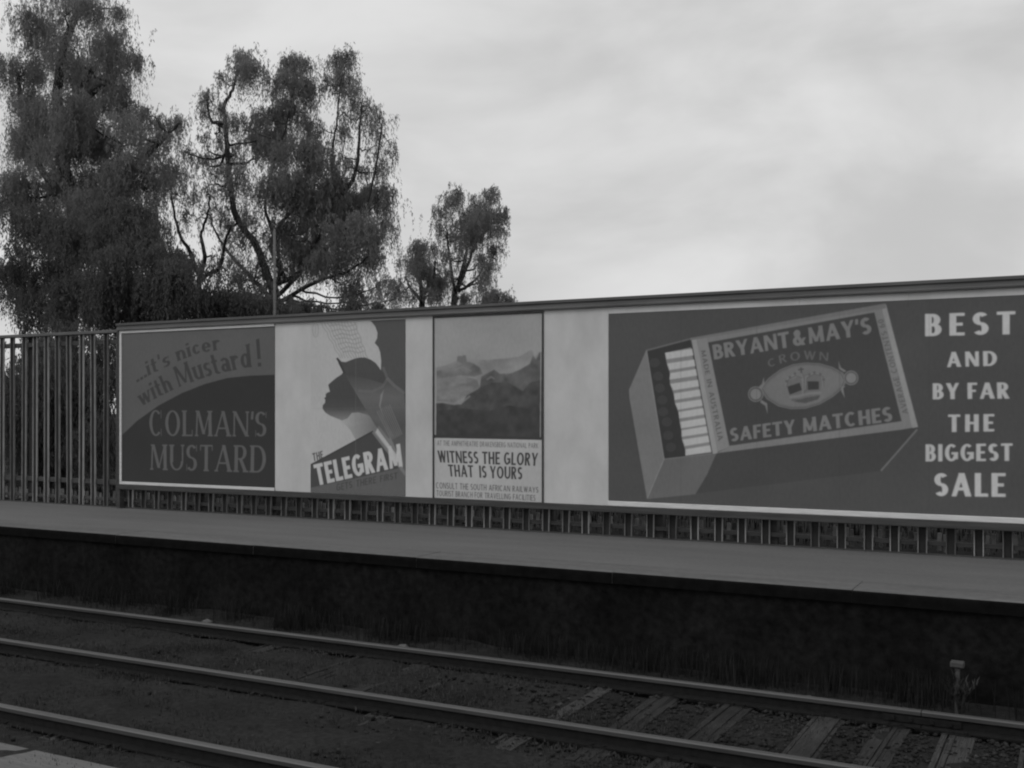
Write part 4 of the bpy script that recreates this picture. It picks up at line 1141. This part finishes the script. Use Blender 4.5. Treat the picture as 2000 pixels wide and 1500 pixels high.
tree('gum_tree', 'broad many-stemmed gum tree with ragged domed tops rising behind the telegram poster', 'tree', 24.0,
     [(536, 600), (530, 560), (500, 480), (462, 425), (447, 340), (442, 250), (438, 205), (455, 176), (463, 140)],
     [[(534, 575), (548, 520), (532, 450), (518, 405), (533, 330), (560, 240), (575, 170)], [(538, 580), (575, 545), (615, 480), (645, 400), (650, 290), (658, 240), (664, 165)],
      [(560, 550), (530, 470), (590, 380), (600, 290), (595, 220)], [(640, 410), (690, 350), (702, 260), (706, 200)], [(535, 560), (600, 520), (670, 450), (715, 400), (735, 320), (745, 250)],
      [(440, 240), (412, 235), (404, 195)], [(530, 585), (470, 520), (430, 470), (410, 420)], [(545, 590), (620, 550), (680, 530), (720, 500)]],
     [(480, 108, 20, 20, 1.3), (472, 128, 30, 22, 1.4), (492, 142, 22, 16, 1.1), (438, 162, 10, 20, .6), (404, 190, 22, 14, 1.1), (428, 215, 9, 18, .8), (420, 262, 15, 24, .7), (402, 225, 12, 10, .5), (404, 290, 16, 26, .5),
      (576, 140, 28, 26, 1.5), (600, 128, 18, 14, 1.4), (556, 165, 26, 20, 1.2), (592, 178, 28, 26, 1.5), (540, 190, 14, 16, .6), (560, 225, 42, 36, 1.2), (510, 225, 20, 22, .8), (480, 245, 26, 20, .9), (610, 240, 26, 26, 1.1),
      (664, 115, 16, 14, 1.0), (680, 108, 10, 10, .8), (662, 148, 24, 22, 1.1), (690, 152, 18, 30, 1.0), (680, 190, 20, 22, .7), (640, 165, 8, 18, .5), (722, 205, 22, 22, .8), (742, 235, 12, 24, .6), (716, 245, 16, 24, .4), (756, 275, 10, 28, .7), (735, 285, 16, 30, .4),
      (668, 225, 14, 16, .5), (672, 258, 8, 8, .9), (662, 300, 18, 20, .8), (520, 300, 48, 42, 1.1), (588, 300, 44, 40, 1.2), (640, 330, 30, 30, 1.0), (460, 300, 22, 30, .7), (705, 335, 24, 22, .7), (745, 330, 16, 20, .6),
      (625, 370, 44, 36, 1.3), (690, 385, 46, 38, 1.4), (740, 390, 24, 40, 1.1), (755, 430, 14, 26, 1.0), (660, 430, 50, 38, 1.4), (715, 440, 42, 34, 1.2), (590, 400, 36, 40, 1.0), (560, 370, 36, 34, .7), (500, 370, 38, 34, .8), (460, 390, 28, 40, .5),
      (420, 360, 26, 34, .5), (600, 470, 40, 40, 1.3), (550, 450, 30, 34, .9), (480, 450, 34, 30, .6), (440, 440, 30, 30, .5), (640, 495, 40, 32, 1.3), (700, 505, 34, 24, .8), (740, 510, 18, 30, .7), (690, 560, 40, 30, .7), (735, 560, 24, 28, .6), (500, 520, 30, 30, .8), (570, 530, 30, 24, .5), (710, 585, 30, 14, .8), (770, 585, 16, 12, .5),
      (400, 320, 26, 16, .7), (600, 420, 60, 44, 1.0), (560, 480, 44, 34, .8), (680, 470, 60, 30, 1.0), (530, 260, 50, 40, .7), (580, 350, 60, 40, .8), (650, 520, 50, 24, .8), (480, 350, 30, 40, .5), (460, 540, 40, 30, .5), (365, 300, 18, 26, .6), (345, 345, 30, 24, .7), (385, 385, 20, 14, .5)],
     .14, M['leaf'], dens=1.25, group=G1)
tree('gum_tree', 'thin forked sapling with light gaps, in front of the broad tree at left', 'tree', 22.5,
     [(389, 575), (388, 535)],
     [[(388, 538), (370, 490), (352, 460), (338, 400), (328, 345)], [(389, 537), (400, 498), (392, 460), (404, 425), (410, 380)], [(389, 545), (430, 520), (440, 470), (452, 440)]],
     [(335, 345, 18, 22, .7), (372, 420, 22, 20, .6), (415, 410, 22, 20, .5), (360, 380, 16, 12, .4), (445, 470, 20, 20, .5), (350, 500, 12, 18, .3), (450, 520, 20, 24, .5), (425, 500, 12, 14, .4)],
     .10, M['leaf'], dens=.9, group=G1, limb_r=.7)
tree('gum_tree', 'small round-headed tree just right of the broad one, above the pale blank panel', 'tree', 30.0,
     [(824, 598), (822, 560), (820, 520)],
     [[(824, 590), (800, 560), (792, 535)], [(824, 580), (845, 545), (850, 510)]],
     [(818, 500, 28, 26, 1.2), (845, 490, 16, 20, .8), (800, 525, 20, 26, 1.1), (830, 540, 26, 28, 1.2), (785, 555, 16, 22, .9), (852, 545, 16, 22, .9), (806, 570, 22, 14, .6), (775, 570, 14, 10, .5), (860, 570, 14, 12, .6), (836, 575, 12, 10, .8)],
     .14, M['leaf'], dens=1.3, group=G1)
tree('gum_tree', 'slender open gum tree standing alone rightmost against the sky', 'tree', 30.5,
     [(886, 600), (895, 560), (905, 520), (912, 480), (915, 450)],
     [[(890, 585), (880, 520), (874, 470), (872, 440)], [(902, 545), (920, 500), (934, 465), (942, 430)], [(895, 570), (930, 545), (945, 520)]],
     [(870, 382, 14, 12, .4), (884, 400, 16, 18, 1.1), (896, 378, 6, 10, .8), (860, 420, 16, 16, .9), (905, 420, 24, 26, 1.4), (858, 446, 12, 14, 1.0), (932, 400, 18, 18, 1.0), (952, 388, 10, 16, 1.0), (964, 380, 6, 10, 1.0), (952, 425, 24, 26, 1.4), (930, 445, 24, 24, 1.4),
      (892, 462, 20, 14, 1.0), (968, 455, 10, 18, .8), (982, 425, 5, 10, 1.0), (910, 465, 16, 14, 1.1), (968, 492, 10, 14, 1.3), (880, 505, 14, 14, .9), (942, 510, 10, 10, 1.2), (945, 535, 16, 20, 1.0), (935, 550, 14, 14, .7), (900, 500, 18, 14, .6), (872, 540, 14, 20, .8), (895, 545, 14, 16, .5), (905, 580, 26, 16, .9), (955, 525, 8, 10, .8)],
     .12, M['leaf'], dens=1.35, group=G1)
def bush(Y, clumps, label, stem, dens=1.25, mat='leaf_dark'):
    tree('bush', label, 'bush', Y, [stem, (stem[0] + 3, stem[1] - 25)], [], clumps, .07, M[mat], dens=dens, group='bushes behind the fence', spread=.6, slen=.6, leaf=(.10, .013))
bush(29.5, [(960, 578, 12, 12, 1.2), (975, 582, 12, 10, 1.3), (948, 590, 14, 8, 1.2), (988, 592, 8, 6, 1)], 'small round bush peeping over the hoarding right of the slender tree', (965, 600), 1.5, 'leaf')
bush(17.6, [(260, 470, 60, 50, 1.1), (200, 440, 50, 40, 1.0), (290, 530, 60, 46, 1.2), (220, 540, 50, 46, 1.2), (340, 560, 50, 44, 1.3), (300, 600, 60, 34, 1.3), (270, 420, 40, 30, .9), (330, 610, 60, 26, 1.4), (250, 600, 50, 30, 1.3), (280, 560, 60, 40, 1.0)], 'largest dark bush, just left of the broad gum tree, over the mustard poster', (300, 650))
bush(18.2, [(150, 470, 60, 46, 1.0), (100, 520, 60, 56, 1.2), (170, 560, 50, 50, 1.2), (60, 590, 50, 50, 1.2), (140, 620, 44, 20, .9), (20, 520, 50, 60, 1.2), (130, 600, 60, 34, 1.4), (200, 600, 50, 34, 1.4), (230, 490, 50, 50, 1.0), (70, 450, 60, 50, 1.0), (250, 615, 30, 20, 1.2)], 'dark bush at the far left edge above the open fence', (110, 650))
bush(18.6, [(400, 585, 44, 30, 1.4), (450, 600, 44, 26, 1.4), (500, 590, 40, 24, 1.2), (370, 570, 30, 30, 1.2), (545, 600, 40, 20, 1.3), (420, 620, 60, 20, 1.4), (510, 618, 60, 16, 1.4), (350, 520, 26, 34, .6), (400, 545, 22, 24, .5), (470, 555, 20, 24, .5), (520, 565, 16, 20, .4), (330, 500, 30, 30, .8), (450, 580, 60, 24, 1.0), (520, 600, 60, 20, 1.2), (590, 600, 40, 16, 1.2)], 'low dark bush behind the top edge of the mustard poster', (450, 650))
bush(19.4, [(600, 605, 40, 12, 1.1), (650, 608, 34, 10, 1.0), (700, 602, 30, 10, .9), (560, 610, 30, 14, 1.2), (740, 600, 20, 8, .7)], 'low bush line behind the top edge of the telegram poster', (620, 640))
bush(15.6, [(150, 720, 40, 46, 1.0), (200, 760, 40, 46, 1.0), (130, 820, 40, 50, 1.1), (190, 870, 44, 50, 1.2), (90, 760, 50, 60, 1.1), (120, 930, 50, 40, 1.3), (200, 950, 40, 30, 1.3), (50, 880, 60, 60, 1.2), (20, 740, 40, 60, 1.0), (60, 670, 50, 36, .9), (150, 665, 40, 26, .6), (210, 690, 30, 30, .9), (100, 700, 30, 40, 1), (130, 760, 100, 120, .8), (60, 800, 60, 140, .6), (190, 780, 50, 120, .6), (130, 880, 90, 100, .6)], 'dark bush seen through the open fence left of the hoarding', (150, 960), 1.4)

# thin pole standing before the broad tree
pb = onY(538, 620, 16.5); pt = onY(536, 448, 16.5)
bm = bmesh.new(); tube(bm, [Vector((pb.x, 16.5, PLAT - .2)), Vector((pt.x, 16.5, pt.z))], [.035, .025], 8)
tag(bm_obj('pole', bm, M['coping'], smooth=True), 'thin dark pole rising behind the right edge of the mustard poster', 'pole')

# rough grass behind the fences
n = 9000
roots = np.stack([rng.uniform(-22, 3, n), rng.uniform(13.3, 17.5, n), np.full(n, PLAT)], 1)
blades('rough_grass', roots, .05, .22, .006, M['grass'], 'dark rough grass behind the fences')
